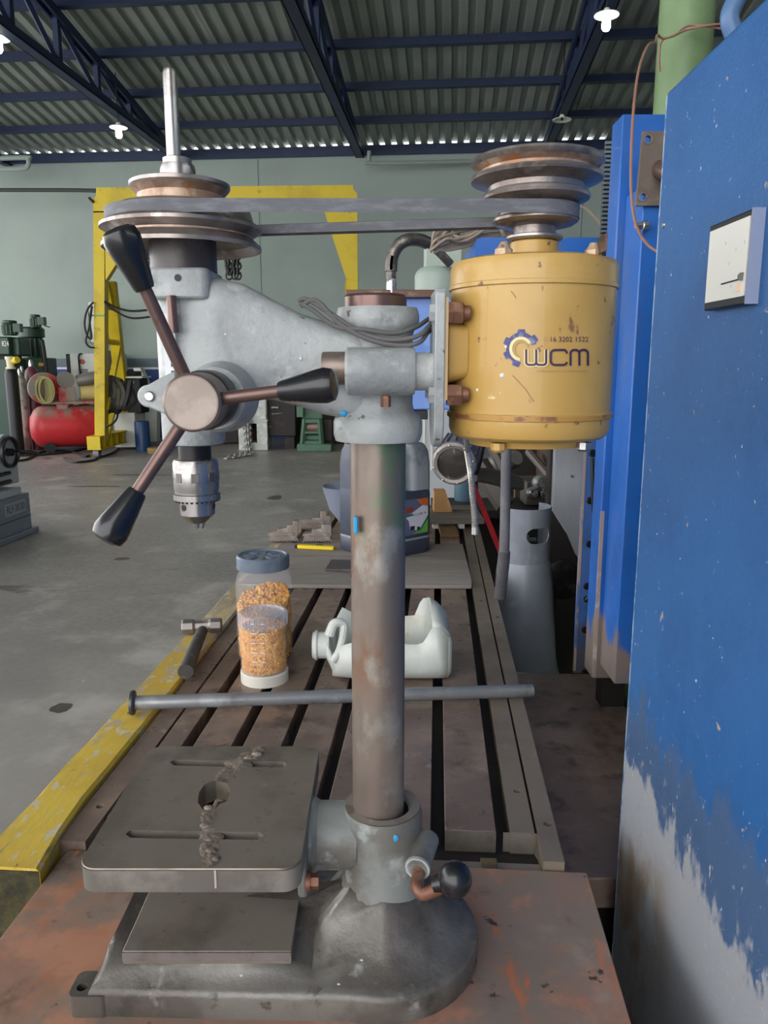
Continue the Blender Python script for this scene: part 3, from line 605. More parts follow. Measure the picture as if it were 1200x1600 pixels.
# front and side faces are painted
M_tabs = mat('rubbed_table_edge', '#6a655f', 0.42, 0.2, layers=[('#857f78', 12, 0.45, 0.65), ('#4d4742', 8, 0.55, 0.72), ('#8f959a', 26, 0.62, 0.75)], bump=0.08, rvar=0.1)
n_ = len(outer); eo = [(x + (0.0006 if x > -0.24 else -0.0006), y + (0.0006 if y > 1 else -0.0006)) for x, y in outer]
MB().add([(x, y, tzb) for x, y in eo] + [(x, y, Z1 - 0.0035) for x, y in eo], [(i, (i + 1) % n_, n_ + (i + 1) % n_, n_ + i) for i in range(n_)]).build('table_edge', M_tabs, wt)
MB().tube([(x, y, Z1 - 0.0011) for x, y in outer + outer[:1]], 0.0011, 6, smooth=False).build('rubbed_rim_highlight', M_bright, wt)  # thin bright tube: worn table edge with its highlight built in
# weld repair: a lumpy seam from the front edge past the hole to the back edge
def weld(pts, w, hmax, name):
    P = smooth_path([(*onz(px, py), 0) for px, py in pts], 6); rows = []; m = 9
    for i, p_ in enumerate(P):
        d = (P[min(i + 1, len(P) - 1)] - P[max(i - 1, 0)]).normalized(); q = Vector((-d.y, d.x, 0)); row = []
        ww = w * (0.75 + 0.5 * noise.noise(Vector((i * 0.35, 3.3, w * 90))))
        for j in range(m):
            s_ = (j / (m - 1) - 0.5) * 2; r_ = p_ + q * s_ * ww
            e = 1 - s_ * s_; zl = Z1 - 0.0010 + e * hmax * (0.42 + 0.45 * noise.noise(Vector((r_.x * 110, r_.y * 110, 1.7))) + 0.35 * noise.noise(Vector((r_.x * 300, r_.y * 300, 5.1))))
            row.append(Vector((r_.x, r_.y, zl)))
        rows.append(row)
    return MB().loft(rows, False, False, closed=False).build(name, M_weld, wt, angle=60)
weld([(334, 1352), (330, 1340), (322, 1328), (330, 1316), (326, 1300), (324, 1285), (328, 1270)], 0.0175, 0.0045, 'weld_seam')
weld([(342, 1222), (352, 1212), (366, 1200), (380, 1186), (398, 1176), (408, 1168)], 0.024, 0.005, 'weld_seam')
for (px, py, s_) in ((330, 1330, 0.007), (338, 1342, 0.005), (402, 1178, 0.008), (388, 1184, 0.006), (326, 1262, 0.006), (320, 1290, 0.006)):
    q = Vector((*onz(px, py), Z1)); MB().sphere(q, s_, 10, 7, (1.2, 1, 0.45)).build('weld_bead', M_weld, wt)
q = at(337, 1372, y0 - 0.0005)
MB().box((q.x - 0.0016, q.y - 0.0012, tzb + 0.006), (q.x + 0.0014, q.y, Z1 - 0.002)).build('weld_crack', mat('pale_filler', '#a9a196', 0.6), wt, bevel=0.0008)
# bracket between table and arm
MB().prism([(0.93, 0.935), (1.06, 0.935), (1.075, 0.99), (1.065, 1.030), (0.925, 1.030), (0.915, 0.99)], lambda y, z: (-0.1175, y, z), lambda y, z: (-0.1045 - 0.0, y, z)).build('tilt_bracket', M_sock, wt, bevel=0.004)
MB().box((-0.25, 0.95, 0.985), (-0.118, 1.05, tzb + 0.002)).build('table_rib', M_mach, wt, bevel=0.004)
q = at(497, 1362, 0.925)
MB().lathe([(0.013, 0.105), (0.013, 0.099)], (0, 0.925, 0.965), (-1, 0, 0), n=20).lathe([(0.0105, 0.099), (0.0105, 0.088)], (0, 0.925, 0.965), (-1, 0, 0), n=6).build('tilt_bolt', M_bolt, wt)

# ---- motor lead lying over the head
M_lead = mat('grey_lead', '#5c5a59', 0.6)
leads = [[(466, 471, 0.957), (480, 468, 0.956), (520, 492, 0.951), (565, 520, 0.945), (610, 531, 0.938), (650, 526, 0.935), (668, 512, 0.95), (676, 500, 1.0)],
         [(470, 478, 0.957), (495, 470, 0.953), (530, 505, 0.948), (575, 530, 0.941), (625, 540, 0.936), (655, 535, 0.936), (668, 520, 0.96), (676, 512, 1.0)],
         [(468, 474, 0.956), (488, 484, 0.954), (525, 510, 0.949), (570, 515, 0.943), (615, 521, 0.944), (648, 512, 0.955), (670, 498, 1.0)]]
for ls in leads:
    MB().tube([at(*q) for q in ls], 0.0028, 8, 6).build('motor_lead', M_lead, press)

# ---- printed sticker on the motor
def mcyl(zx, zy, lift=0.0006, R_=0.0985):
    r = ray(770 + zx / 7.059, 500 + zy / 7.059); o_ = Vector((0, 0, EYE))
    ax, ay = o_.x - MX, o_.y - MY; A = r.x ** 2 + r.y ** 2; B = 2 * (ax * r.x + ay * r.y); C_ = ax * ax + ay * ay - (R_ + lift) ** 2
    t = (-B - math.sqrt(B * B - 4 * A * C_)) / (2 * A); return o_ + r * t
M_ink = mat('sticker_ink', '#3b2240', 0.5); M_ink2 = mat('sticker_blue_ink', '#3e3f74', 0.5, layers=[('#7f8594', 45, 0.52, 0.62)]); M_halo = mat('sticker_halo', '#d6c48e', 0.5); M_ink3 = mat('faded_ink', '#a78a52', 0.5)
def arc(cx, cy, rx, ry, a0, a1, n): return [(cx + rx * math.cos(math.radians(a0 + (a1 - a0) * i / n)), cy + ry * math.sin(math.radians(a0 + (a1 - a0) * i / n))) for i in range(n + 1)]
def seg(*pts):
    o_ = []
    for a, b in zip(pts, pts[1:]):
        for i in range(6): o_.append((a[0] + (b[0] - a[0]) * i / 6, a[1] + (b[1] - a[1]) * i / 6))
    return o_ + [pts[-1]]
halo = MB()
g = ribbon(arc(315, 310, 150, 158, 0, 360, 48), 80, lambda x, y: mcyl(x, y, 0.0004)); 
ribbon(arc(310, 318, 112, 118, 95, 330, 36), 34, lambda x, y: mcyl(x, y, 0.0009)).build('logo_ring', M_halo, mot)
gear = MB(); ga = ribbon(arc(315, 312, 140, 148, 108, 345, 44), 58, lambda x, y: mcyl(x, y, 0.0006)); gear.add(ga.v, ga.f)
for a in (110, 155, 205, 270, 325):
    c_, s_ = math.cos(math.radians(a)), math.sin(math.radians(a)); cx, cy = 315 + 178 * c_, 312 + 184 * s_
    P = []
    for (r_, w_) in ((-36, -48), (-36, 48), (26, 38), (26, -38)): P.append((cx + c_ * r_ - s_ * w_, cy + s_ * r_ + c_ * w_))
    gear.add([mcyl(x, y, 0.0007) for x, y in P], [(0, 1, 2, 3)])
gear.build('logo_gear', M_ink2, mot)
ribbon(arc(315, 325, 80, 86, 110, 340, 30), 22, lambda x, y: mcyl(x, y, 0.0010)).build('logo_ring', M_ink3, mot)
wp = seg((368, 325), (368, 465)) + arc(400, 465, 32, 30, 180, 90, 6)[1:] + seg((440, 495), (445, 495)) + arc(445, 465, 34, 30, 90, 0, 6)[1:] + seg((479, 440), (479, 325))
w2 = seg((479, 440), (479, 465)) + arc(513, 465, 34, 30, 180, 90, 6)[1:] + seg((530, 495), (555, 495)) + arc(555, 465, 34, 30, 90, 0, 6)[1:] + seg((589, 440), (589, 325))
cp = list(reversed(arc(785, 372, 32, 42, -90, 0, 7))) + seg((785, 330), (685, 330)) + arc(685, 375, 45, 45, 270, 180, 8)[1:] + seg((640, 395), (640, 450)) + arc(685, 450, 45, 45, 180, 90, 8)[1:] + seg((705, 495), (775, 495)) + arc(780, 455, 38, 40, 90, 10, 7)[1:]
m1 = seg((858, 503), (858, 370)) + arc(898, 370, 40, 40, 180, 270, 7)[1:] + seg((905, 330), (915, 330)) + arc(915, 370, 40, 40, 270, 360, 7)[1:] + seg((955, 400), (955, 503))
m2 = seg((955, 400), (955, 370)) + arc(990, 370, 35, 40, 180, 270, 7)[1:] + seg((995, 330), (1008, 330)) + arc(1010, 370, 40, 40, 270, 360, 7)[1:] + seg((1050, 400), (1050, 503))
for nm, paths in (('letter_w', (wp, w2)), ('letter_c', (cp,)), ('letter_m', (m1, m2))):
    a_ = MB(); b_ = MB()
    for P in paths:
        r1 = ribbon(P, 24, lambda x, y: mcyl(x, y, 0.0013)); a_.add(r1.v, r1.f)
        if nm == 'letter_w': r2 = ribbon(P, 52, lambda x, y: mcyl(x, y, 0.0011)); b_.add(r2.v, r2.f)
    a_.build(nm, M_ink, mot)
    if b_.v: b_.build('letter_halo', M_halo, mot)
text_mb('16 3202 1522', lambda u, v: mcyl(640 + u * 415, 240 - v * 55, 0.0008)).build('phone_number', M_ink, mot)
ribbon(arc(585, 212, 22, 24, 0, 360, 14), 8, lambda x, y: mcyl(x, y, 0.0008)).build('phone_symbol', M_ink3, mot)
fa = MB()
for i in range(17):
    x = 480 + i * 34
    if i in (8,): continue
    r1 = ribbon(seg((x, 560), (x + 24, 562 + random.uniform(-8, 8))), 16, lambda x, y: mcyl(x, y, 0.0008)); fa.add(r1.v, r1.f)
fa.build('faded_line', M_ink3, mot)
for (zx, zy, s_) in ((105, 612, 0.0028), (-170, 772, 0.0018), (148, 295, 0.002)):
    q = mcyl(zx, zy, 0.0004); MB().sphere(q, s_, 8, 6, (1, 0.3, 1)).build('paint_spot', M_white, mot)
for P in (((215, 610), (270, 665), (330, 730), (372, 775), (420, 860), (460, 900)), ((200, -320), (240, -270), (255, -240))):
    ribbon(seg(*P), 7, lambda x, y: mcyl(x, y, 0.0005)).build('scratch', mat('scratch_brown', '#7d5b3a', 0.6), mot)
# ================================================================== blue cabinet on the right
M_blue = mat('chipped_blue_enamel', '#24588f', 0.42, coat=0.0, layers=[('#205188', 5, 0.45, 0.65), ('E', '#3d5678', 14, 'z', 1.25, 0.86, 0.9, (1, 1, 0.4)), ('E', '#8f9297', 24, 'z', 1.06, 0.80, 1.1, (1, 1, 0.55)), ('#9b9ca0', 70, 0.62, 0.67, (1, 1, 0.5), (('z', 1.15, 0.95),)), ('#7a6a58', 3.5, 0.5, 0.6, (1, 1, 0.6), (('y', 0.62, 0.78), ('z', 0.90, 0.78))), ('#b9bcc0', 90, 0.67, 0.70), ('#9a8d82', 26, 0.68, 0.70)], bump=0.12, bscale=160, rvar=0.06)
FXC = 0.45
cab = thing('control_cabinet', (FXC + 0.35, 0.4, 0), 'tall blue enamelled control cabinet with worn grey foot and a square meter', 'cabinet')
MB().box((FXC, -0.55, 0.02), (1.25, 1.325, 2.075)).build('cabinet_body', M_blue, cab, bevel=0.004)
M_edge = mat('rubbed_blue_edge', '#8fa6bd', 0.5, 0.2, layers=[('#4a6f9d', 20, 0.45, 0.6), ('#b8bcbc', 40, 0.55, 0.7)])
MB().box((FXC - 0.0004, 1.3215, 0.3), (FXC + 0.004, 1.3256, 2.07)).build('rubbed_edge', M_edge, cab)
ya, yb_, za, zb = 0.957, 1.081, 1.722, 1.832
M_blackf = mat('meter_black_frame', '#16171c', 0.35)
def mface(x): return lambda y, z: (x, y, z)
met = MB().box((FXC - 0.014, ya, za), (FXC - 0.0003, yb_, zb)).build('panel_meter', M_blackf, cab, bevel=0.002)
MB().box((FXC - 0.0155, ya + 0.004, za + 0.010), (FXC - 0.0139, yb_ - 0.006, zb - 0.008)).build('meter_dial', mat('meter_ivory', '#d9d8d0', 0.35), met)
MB().box((FXC - 0.0158, ya - 0.003, za), (FXC - 0.0003, ya - 0.0002, zb)).build('meter_side', mat('pale_blue_plastic', '#808aa3', 0.4), met)
def on_dial(px, py, lift=0.0162):
    r = ray(px, py); t = (FXC - lift) / r.x; return Vector((FXC - lift, r.y * t, EYE + r.z * t))
MB().cyl(on_dial(1127, 444), on_dial(1156, 436), 0.0009, n=6).build('needle', M_blackf, met)
MB().cyl(on_dial(1159, 432, 0.0155), on_dial(1159, 432, 0.0172), 0.005, n=14).build('needle_pivot', mat('pivot_grey', '#55554f', 0.5), met)
MB().cyl(on_dial(1154, 449, 0.0155), on_dial(1154, 449, 0.0172), 0.0045, n=14).build('zero_screw', mat('pivot_tan', '#c9a988', 0.4), met)
for (px, py) in ((1134, 380), (1150, 389), (1164, 378), (1139, 412), (1142, 447)):
    c = on_dial(px, py, 0.0158); MB().cbox(c, (0.0006, 0.0015, 0.0035)).build('scale_digit', mat('faint_print', '#b4b4b4', 0.6), met)
c = Vector((FXC, *on_dial(1037, 352, 0.0)[1:])); MB().lathe([(0.005, 0), (0.004, 0.002), (0, 0.0022)], c, (-1, 0, 0), n=12).build('panel_screw', M_steel, cab)

# green post behind the cabinet with the wire tied to it
pc = at(1070, 70, 2.35)
M_green = mat('pale_green_paint', '#607850', 0.5, layers=[('#6c845c', 4, 0.45, 0.65), ('#5b5140', 10, 0.70, 0.76)], rvar=0.08)
tag(MB().lathe([(0.074, 0.0), (0.074, 3.4)], (pc.x, pc.y, 0), n=32).build('green_post', M_green, origin=(pc.x, pc.y, 0)), 'pale green round post rising behind the blue cabinet', 'post')
M_wire = mat('brown_wire', '#8a6658', 0.5)
tag(MB().tube([at(*q) for q in ((1142, 36, 2.22), (1104, 40, 2.22), (1072, 47, 2.24), (1052, 56, 2.22), (1036, 60, 2.22), (1027, 55, 2.2), (1024, 66, 2.1), (1012, 72, 2.0), (998, 110, 1.9), (990, 170, 1.8), (986, 250, 1.75), (987, 310, 1.72), (994, 352, 1.7), (1010, 380, 1.65), (1030, 395, 1.62))], 0.0032, 8, 6).build('brown_wire', M_wire, origin=at(1036, 60, 2.22)), 'thin brown wire tied round the green post and hanging down', 'wire')
tag(MB().tube([at(*q) for q in ((1142, 48, 2.22), (1110, 42, 2.23), (1076, 40, 2.25), (1055, 55, 2.23), (1034, 64, 2.25), (1030, 90, 2.26), (1031, 112, 2.27))], 0.003, 8, 6).build('brown_wire', M_wire, origin=at(1055, 55, 2.23)), 'short twisted brown wire end against the green post', 'wire')
bp_ = [at(1150, 60, 2.0), at(1140, 30, 2.0), at(1148, 5, 2.0), at(1165, -20, 2.0), at(1195, -40, 2.0)]
M_bpipe = mat('blue_hose', '#4d6c94', 0.4)
tag(MB().tube(bp_ + [Vector((1.05, 2.0, 2.4)), Vector((1.05, 2.0, 1.2)), Vector((1.05, 2.0, 0.62))], 0.022, 14, 6).build('blue_pipe', M_bpipe, origin=bp_[0]), 'pale blue bent pipe above the cabinet top edge', 'pipe')

# ================================================================== blue machine column
M_blue2 = mat('machine_blue_paint', '#235fae', 0.38, coat=0.1, layers=[('#1d559f', 3, 0.45, 0.65), ('E', '#7d706a', 12, 'z', 0.50, 0.05, 1.2, (1, 1, 0.35)), ('#7fa070', 22, 0.66, 0.7, (1, 1, 0.5), (('z', 0.6, 0.3),)), ('#3a5f9a', 6, 0.55, 0.7, (1, 1, 0.3))], rvar=0.06)
M_worn = mat('worn_blue_rail', '#3f62a0', 0.5, 0.1, layers=[('#8a7f70', 14, 0.56, 0.64, (1, 1, 0.4), (('z', 0.7, 0.3),)), ('#7fa868', 9, 0.545, 0.57, (1, 1, 0.35), (('z', 0.2, 0.4), ('z', 0.85, 0.7))), ('E', '#5d5450', 14, 'z', 0.30, 0.0, 0.8, (1, 1, 0.4)), ('#31507f', 5, 0.5, 0.7)], rvar=0.1)
M_gpan = mat('grey_panel_paint', '#a4a8ac', 0.45, layers=[('#94989c', 4, 0.5, 0.7, (1, 1, 0.3))])
col_o = Vector((0.72, 2.4, 0.62))
bmc = thing('milling_machine', (0.85, 2.5, 0.62), 'large blue milling machine with worn upright column and head behind the yellow motor', 'milling machine')
gx = at(945, 690, 2.1).x
MB().box((gx, 2.1, 0.755), (gx + 0.42, 2.19, zz(178, 2.1))).build('column_guard', M_blue2, bmc, bevel=0.004)
MB().box((gx - 0.0006, 2.0985, 0.76), (gx + 0.010, 2.103, 1.25)).build('rubbed_guard_edge', mat('rubbed_guard', '#a08f84', 0.5, 0.2, layers=[('#c2b7b0', 20, 0.5, 0.7)]), bmc)
MB().box((gx + 0.072, 2.0975, 0.76), (gx + 0.078, 2.1005, 2.2)).build('guard_seam', mat('deep_blue', '#1c4a90', 0.4), bmc)
for (px, py) in ((979, 752), (972, 838), (961, 1049)):
    q = at(px, py, 2.098); MB().lathe([(0.005, 0), (0.004, 0.003), (0, 0.0032)], q, (0, -1, 0), n=10).build('guard_screw', M_dkst, bmc)
r0 = at(903, 900, 2.46)
MB().box((r0.x, 2.46, 0.6205), (r0.x + 0.15, 2.475, 2.0)).build('side_rail', M_worn, bmc, bevel=0.003)
MB().box((r0.x - 0.0006, 2.4585, 0.63), (r0.x + 0.008, 2.4615, 1.7)).build('rubbed_rail_edge', mat('rubbed_rail', '#a08d7c', 0.5, 0.1, layers=[('#4a6494', 16, 0.5, 0.6, (1, 1, 0.3)), ('#c0b2a2', 30, 0.6, 0.7)]), bmc)
for (px, py) in ((926, 708), (922, 782), (921, 850), (917, 916), (917, 936), (914, 984), (914, 1050)):
    q = at(px, py, 2.458); MB().lathe([(0.012, 0), (0.012, 0.002), (0.008, 0.003), (0.007, -0.001), (0, -0.001)], q, (0, -1, 0), n=16).build('rail_bolt', M_dkst, bmc)
MB().tube([at(925, 716, 2.44), at(926, 760, 2.43), at(927, 800, 2.44)], 0.006, 8, 6).build('rail_cable', M_cord, bmc)
MB().tube([at(921, 918, 2.44), at(925, 926, 2.43), at(917, 938, 2.44)], 0.007, 8, 6).build('rail_clip', M_dkst, bmc)
g0 = at(861, 780, 3.42); g1 = at(912, 780, 3.42)
MB().prism([(g0.x, 2.15), (g1.x, 2.15), (g1.x, zz(878, 3.4)), (g1.x - 0.03, zz(866, 3.4)), (g1.x - 0.07, zz(836, 3.4)), (g0.x, zz(796, 3.4))], lambda x, z: (x, 3.38, z), lambda x, z: (x, 3.42, z)).build('grey_panel', M_gpan, bmc, bevel=0.003)
MB().box((g0.x - 0.01, 3.425, 0.0), (1.2, 3.5, 2.1)).box((r0.x + 0.32, 2.48, 0.625), (1.25, 3.42, 2.0)).box((gx + 0.06, 2.20, 0.6205), (gx + 0.13, 2.26, 0.9)).build('dark_side', M_dark, bmc)
q = at(880, 905, 3.424); MB().lathe([(0.095, 0.0), (0.095, 0.008), (0.086, 0.012), (0.0, 0.012)], q, (0, -1, 0), n=32).build('round_cover', M_dkst, bmc)
q = at(893, 744, 3.378); MB().lathe([(0.006, 0), (0.006, 0.005), (0, 0.006)], q, (0, -1, 0), n=12).build('panel_screw', M_steel, bmc)
# ribbed strip beside the guard
v0 = at(944, 222, 2.46); v1 = at(957, 372, 2.46)
MB().box((v0.x, 2.44, v1.z - 0.2), (gx + 0.1, 2.455, v0.z)).build('vent_strip', M_dark, bmc)
for i in range(22):
    z = v1.z + (v0.z - v1.z) * i / 22; MB().box((v0.x - 0.002, 2.432, z), (v0.x + 0.05, 2.441, z + 0.007)).build('vent_rib', M_wgrey, bmc)
# steel bracket with two holes, peeping past the cabinet
b0 = at(993, 322, 1.95); b1 = at(1040, 206, 1.95)
h1 = at(1011, 219, 1.95); h2 = at(1003, 309, 1.95)
mb = holed_plate([(b0.x, b0.z), (b1.x + 0.05, b0.z), (b1.x + 0.05, b1.z), (b0.x + 0.006, b1.z)], [(circle(h1.x, h1.z, 0.0085, 14), None), (circle(h2.x, h2.z, 0.0085, 14), None)], -0.006, 0.006)
mb.v = [Vector((p.x, 1.95 - p.z, p.y)) for p in mb.v]
brk = mb.build('steel_bracket', mat('brown_bracket_steel', '#6c6058', 0.45, 0.4, layers=[('#85796e', 12, 0.5, 0.7), ('#4a4038', 20, 0.6, 0.75)], rvar=0.1), bmc)
for h in (h1, h2): MB().lathe([(0.0105, 0.0), (0.0105, 0.003), (0.0085, 0.003), (0.0085, 0.0)], (h.x, 1.944, h.z), (0, -1, 0), n=16, cap=False).build('hole_rim', M_steel, brk)
q = at(1022, 262, 1.93); MB().cyl(q + Vector((0.02, 0.02, 0)), q + Vector((0.03, -0.05, -0.02)), 0.022, n=16).build('bracket_pin', M_rod, brk)
MB().box((b0.x + 0.02, 1.957, 0.80), (b0.x + 0.25, 2.098, b0.z + 0.05)).build('bracket_block', M_blue2, bmc, bevel=0.003)
q = at(1011, 353, 1.94); MB().lathe([(0.012, -0.0), (0.012, 0.012), (0.009, 0.014), (0.006, 0.03)], q, (-1, -0.2, 0), n=8).build('bracket_bolt', M_steel, bmc)

# ================================================================== milling head behind the drill
mh = bmc
MB().box((0.74, 2.78, 1.5), (1.0, 3.2, 1.85)).build('head_arm', M_blue2, mh, bevel=0.006)
hx0 = at(560, 560, 3.0).x; hx1 = at(935, 560, 3.0).x
MB().box((hx0, 2.98, zz(640, 3.0)), (hx1, 3.3, zz(466, 3.0))).build('head_body', mat('pale_blue_housing', '#5e83c4', 0.4, layers=[('#86a2d2', 6, 0.5, 0.7)], coat=0.2), mh, bevel=0.006)
MB().box((at(541, 458, 2.95).x, 2.94, zz(465, 2.95)), (at(679, 458, 2.95).x, 3.2, zz(453, 2.95))).build('top_rail', mat('brown_rail', '#5f463b', 0.45, 0.4, layers=[('#8a7460', 14, 0.5, 0.7)]), mh, bevel=0.002)
MB().box((at(630, 645, 2.99).x, 2.97, zz(655, 2.99)), (at(668, 645, 2.99).x, 3.1, zz(641, 2.99))).build('lower_bracket', M_dark, mh, bevel=0.003)
t0 = at(743, 372, 2.5)
for (pa, pb, Yq) in ((743, 803, 2.5), (878, 948, 2.6)):
    a = at(pa, 371, Yq); b = at(pb, 371, Yq); z1 = a.z; z0 = zz(470, Yq)
    P = rrect(a.x, z0, b.x, z1, 0.018)
    MB().prism(P, lambda x, z: (x, Yq, z), lambda x, z: (x, Yq + 0.3, z)).build('gear_housing', M_blue2, mh)
# conduit with its fitting
hp = [at(*q) for q in ((612, 449, 2.96), (611, 425, 2.96), (613, 402, 2.96), (622, 384, 2.96), (637, 375, 2.96), (655, 375, 2.98), (670, 381, 3.0), (684, 392, 3.0), (704, 413, 3.02))]
P = smooth_path(hp, 10)
M_flex = mat('dull_flex_conduit', '#5a5552', 0.4, 0.6, layers=[('#7d7770', 30, 0.5, 0.65)])
n_ = len(P); cf = MB().tube(P, lambda t: 0.0185 if t < 0.76 else 0.016, 12, smooth=False).build('flex_conduit', M_flex, mh)
acc = 0; last = None; k = 0
for i in range(1, n_):
    if i / n_ > 0.74 or i / n_ < 0.14: continue
    d = (P[min(i + 1, n_ - 1)] - P[i - 1]).normalized()
    for f in (0.0, 0.5):
        q = P[i - 1].lerp(P[i], f); MB().lathe([(0.019, -0.0045), (0.0235, -0.003), (0.0235, 0.003), (0.019, 0.0045)], q, d, n=14).build('conduit_ring', M_flex, cf)
MB().lathe([(0.017, -0.03), (0.017, -0.002), (0.021, 0.0), (0.021, 0.03), (0.018, 0.05)], hp[0] - Vector((0, 0, 0.02)), (0, 0, 1), n=12).build('conduit_fitting', M_steel, cf)
# pale dome motor
dz0 = zz(470, 3.1); dc = at(683, 440, 3.12)
MB().lathe([(0.088, dz0), (0.088, zz(430, 3.1)), (0.080, zz(423, 3.1)), (0.066, zz(418, 3.1)), (0.0, zz(418, 3.1))], (dc.x, dc.y, 0), n=32).build('pale_dome', mat('pale_green_enamel', '#9aa89e', 0.45), mh)
MB().box((at(664, 400, 3.3).x, 3.25, zz(430, 3.3)), (at(720, 400, 3.3).x, 3.4, zz(374, 3.3))).build('junction_box', mat('pale_green_box', '#a3b0a4', 0.5), mh, bevel=0.004)
# coil of cord on top
M_beige = mat('beige_cord', '#8d8072', 0.55)
cc = thing('cord_coil', at(740, 385, 2.7), 'tied bundle of beige electrical cord behind the motor pulley', 'cord')
random.seed(3)
for i in range(11):
    j = lambda s_: random.uniform(-s_, s_)
    pts = [at(676 + j(6), 391 + j(4), 2.62 + j(.03)), at(694 + j(12), 370 + j(14), 2.62 + j(.03)), at(725 + j(10), 364 + j(13), 2.62 + j(.03)), at(770 + j(8), 352 + j(6), 2.62), at(815 + j(8), 356 + j(6), 2.62), at(845 + j(14), 362 + j(7), 2.62 + j(.02)), at(800 + j(8), 364 + j(5), 2.66), at(750 + j(8), 372 + j(6), 2.66), at(705 + j(8), 385 + j(6), 2.64), at(678 + j(4), 392 + j(3), 2.62)]
    MB().tube(pts, 0.0050, 7, 5).build('cord_turn', M_beige, cc)
MB().tube([at(787, 347, 2.6), at(784, 358, 2.59), at(788, 368, 2.6)], 0.007, 7, 4).build('cord_tie', M_beige, cc)
tag(MB().tube([at(*q) for q in ((898, 322, 2.8), (915, 326, 2.8), (930, 340, 2.8), (940, 352, 2.8), (946, 364, 2.8))], 0.005, 7, 5).build('beige_cord', M_beige, origin=at(946, 364, 2.8)), 'single beige cord hanging right of the motor pulley', 'cord')

# ================================================================== things beyond the table on the right
M_gcyl = mat('grey_gas_enamel', '#848a93', 0.38, 0.1, layers=[('#747a84', 4, 0.45, 0.7), ('#9299a1', 14, 0.6, 0.75)], bump=0.04, bscale=25, coat=0.1, rvar=0.06)
gY = 3.1; gc = at(819, 870, gY)
gas = thing('gas_cylinder', (gc.x, gY, 0), 'grey gas cylinder with slotted guard collar right of the slotted table', 'gas cylinder')
zt0 = zz(870, gY); zt1 = zz(790, gY)
MB().lathe([(0.165, 0.0), (0.185, 0.03), (0.187, 0.25), (0.183, zz(1072, gY)), (0.150, zz(1032, gY)), (0.132, zz(960, gY)), (0.120, zz(905, gY)), (0.108, zt0 - 0.02), (0.1015, zt0 - 0.002), (0.05, zt0 + 0.02), (0, zt0 + 0.02)], (gc.x, gY, 0), n=40).build('cylinder_body', M_gcyl, gas)
MB().lathe([(0.1515, zz(1033, gY)), (0.1525, zz(1031, gY)), (0.149, zz(1029, gY))], (gc.x, gY, 0), n=40, cap=False).build('weld_ring', M_gcyl, gas)
# collar: a bent sheet with an oval hand hole towards the camera
def collar_pt(a, z): return Vector((gc.x + 0.1025 * math.sin(a), gY - 0.1025 * math.cos(a), z))
bm = bmesh.new(); A0, A1 = -2.4, 2.4; zc = zz(830, gY); ah, hz = 0.28, 0.038
o_l = []
for i in range(33): o_l.append((A0 + (A1 - A0) * i / 32, zt0 - 0.01))
for i in range(33): o_l.append((A1 + (A0 - A1) * i / 32, zt1))
hc = 0.42; hl = [(hc + 0.22 * (1 if math.cos(t) > 0 else -1) + 0.33 * math.cos(t), zc + hz * 0.85 * math.sin(t)) for t in [2 * math.pi * (k + 0.5) / 20 for k in range(20)]]
colr = holed_plate([(a * 0.1, z) for a, z in o_l], [([(a * 0.1, z) for a, z in hl], None)], -0.002, 0.002)
for _ in range(2): pass
bmm = bmesh.new(); vv = [bmm.verts.new(p) for p in colr.v]; bmm.verts.ensure_lookup_table()
for f in colr.f:
    try: bmm.faces.new([vv[i] for i in f])
    except ValueError: pass
for k in range(1, 16):
    a = A0 + (A1 - A0) * k / 16
    bmesh.ops.bisect_plane(bmm, geom=bmm.verts[:] + bmm.edges[:] + bmm.faces[:], plane_co=(a * 0.1, 0, 0), plane_no=(1, 0, 0))
bmm.verts.index_update(); bmm.verts.ensure_lookup_table()
cm = MB().add([v.co.copy() for v in bmm.verts], [tuple(v.index for v in f.verts) for f in bmm.faces]); bmm.free()
cm.v = [collar_pt(p.x * 10, p.y) + (collar_pt(p.x * 10, p.y) - Vector((gc.x, gY, p.y))).normalized() * p.z for p in cm.v]
cm.build('guard_collar', M_gcyl, gas)
MB().cyl((gc.x, gY, zt0 + 0.02), (gc.x, gY, zt0 + 0.09), 0.022, 0.018, 14).cyl((gc.x - 0.03, gY - 0.01, zt0 + 0.07), (gc.x + 0.045, gY + 0.0, zt0 + 0.07), 0.012, n=12).build('valve', M_steel, gas)

# flood lamp with ribbed housing
fc = at(709, 725, 2.55); fd = (at(735, 672, 2.95) - fc).normalized()
fl_ = thing('flood_lamp', fc, 'dusty ribbed flood lamp with round glass front under the motor', 'lamp')
M_alum = mat('dusty_aluminium', '#6f6966', 0.5, 0.4, layers=[('#857e7a', 12, 0.5, 0.7), ('#55504e', 8, 0.55, 0.7)], rvar=0.1)
MB().lathe([(0.066, 0.012), (0.070, 0.03), (0.066, 0.20), (0.05, 0.24), (0.0, 0.24)], fc, fd, n=32).build('lamp_housing', M_alum, fl_)
a_, b_ = basis(fd)
for i in range(16):
    t = 2 * math.pi * i / 16; d = a_ * math.cos(t) + b_ * math.sin(t); w = fd.cross(d) * 0.002
    s0, s1 = fc + d * 0.064 + fd * 0.03, fc + d * 0.062 + fd * 0.2
    MB().add([s0 - w, s0 + w, s0 + w + d * 0.014, s0 - w + d * 0.014, s1 - w, s1 + w, s1 + w + d * 0.01, s1 - w + d * 0.01], [(0, 1, 2, 3), (4, 5, 6, 7), (0, 1, 5, 4), (1, 2, 6, 5), (2, 3, 7, 6), (3, 0, 4, 7)]).build('cooling_fin', M_alum, fl_)
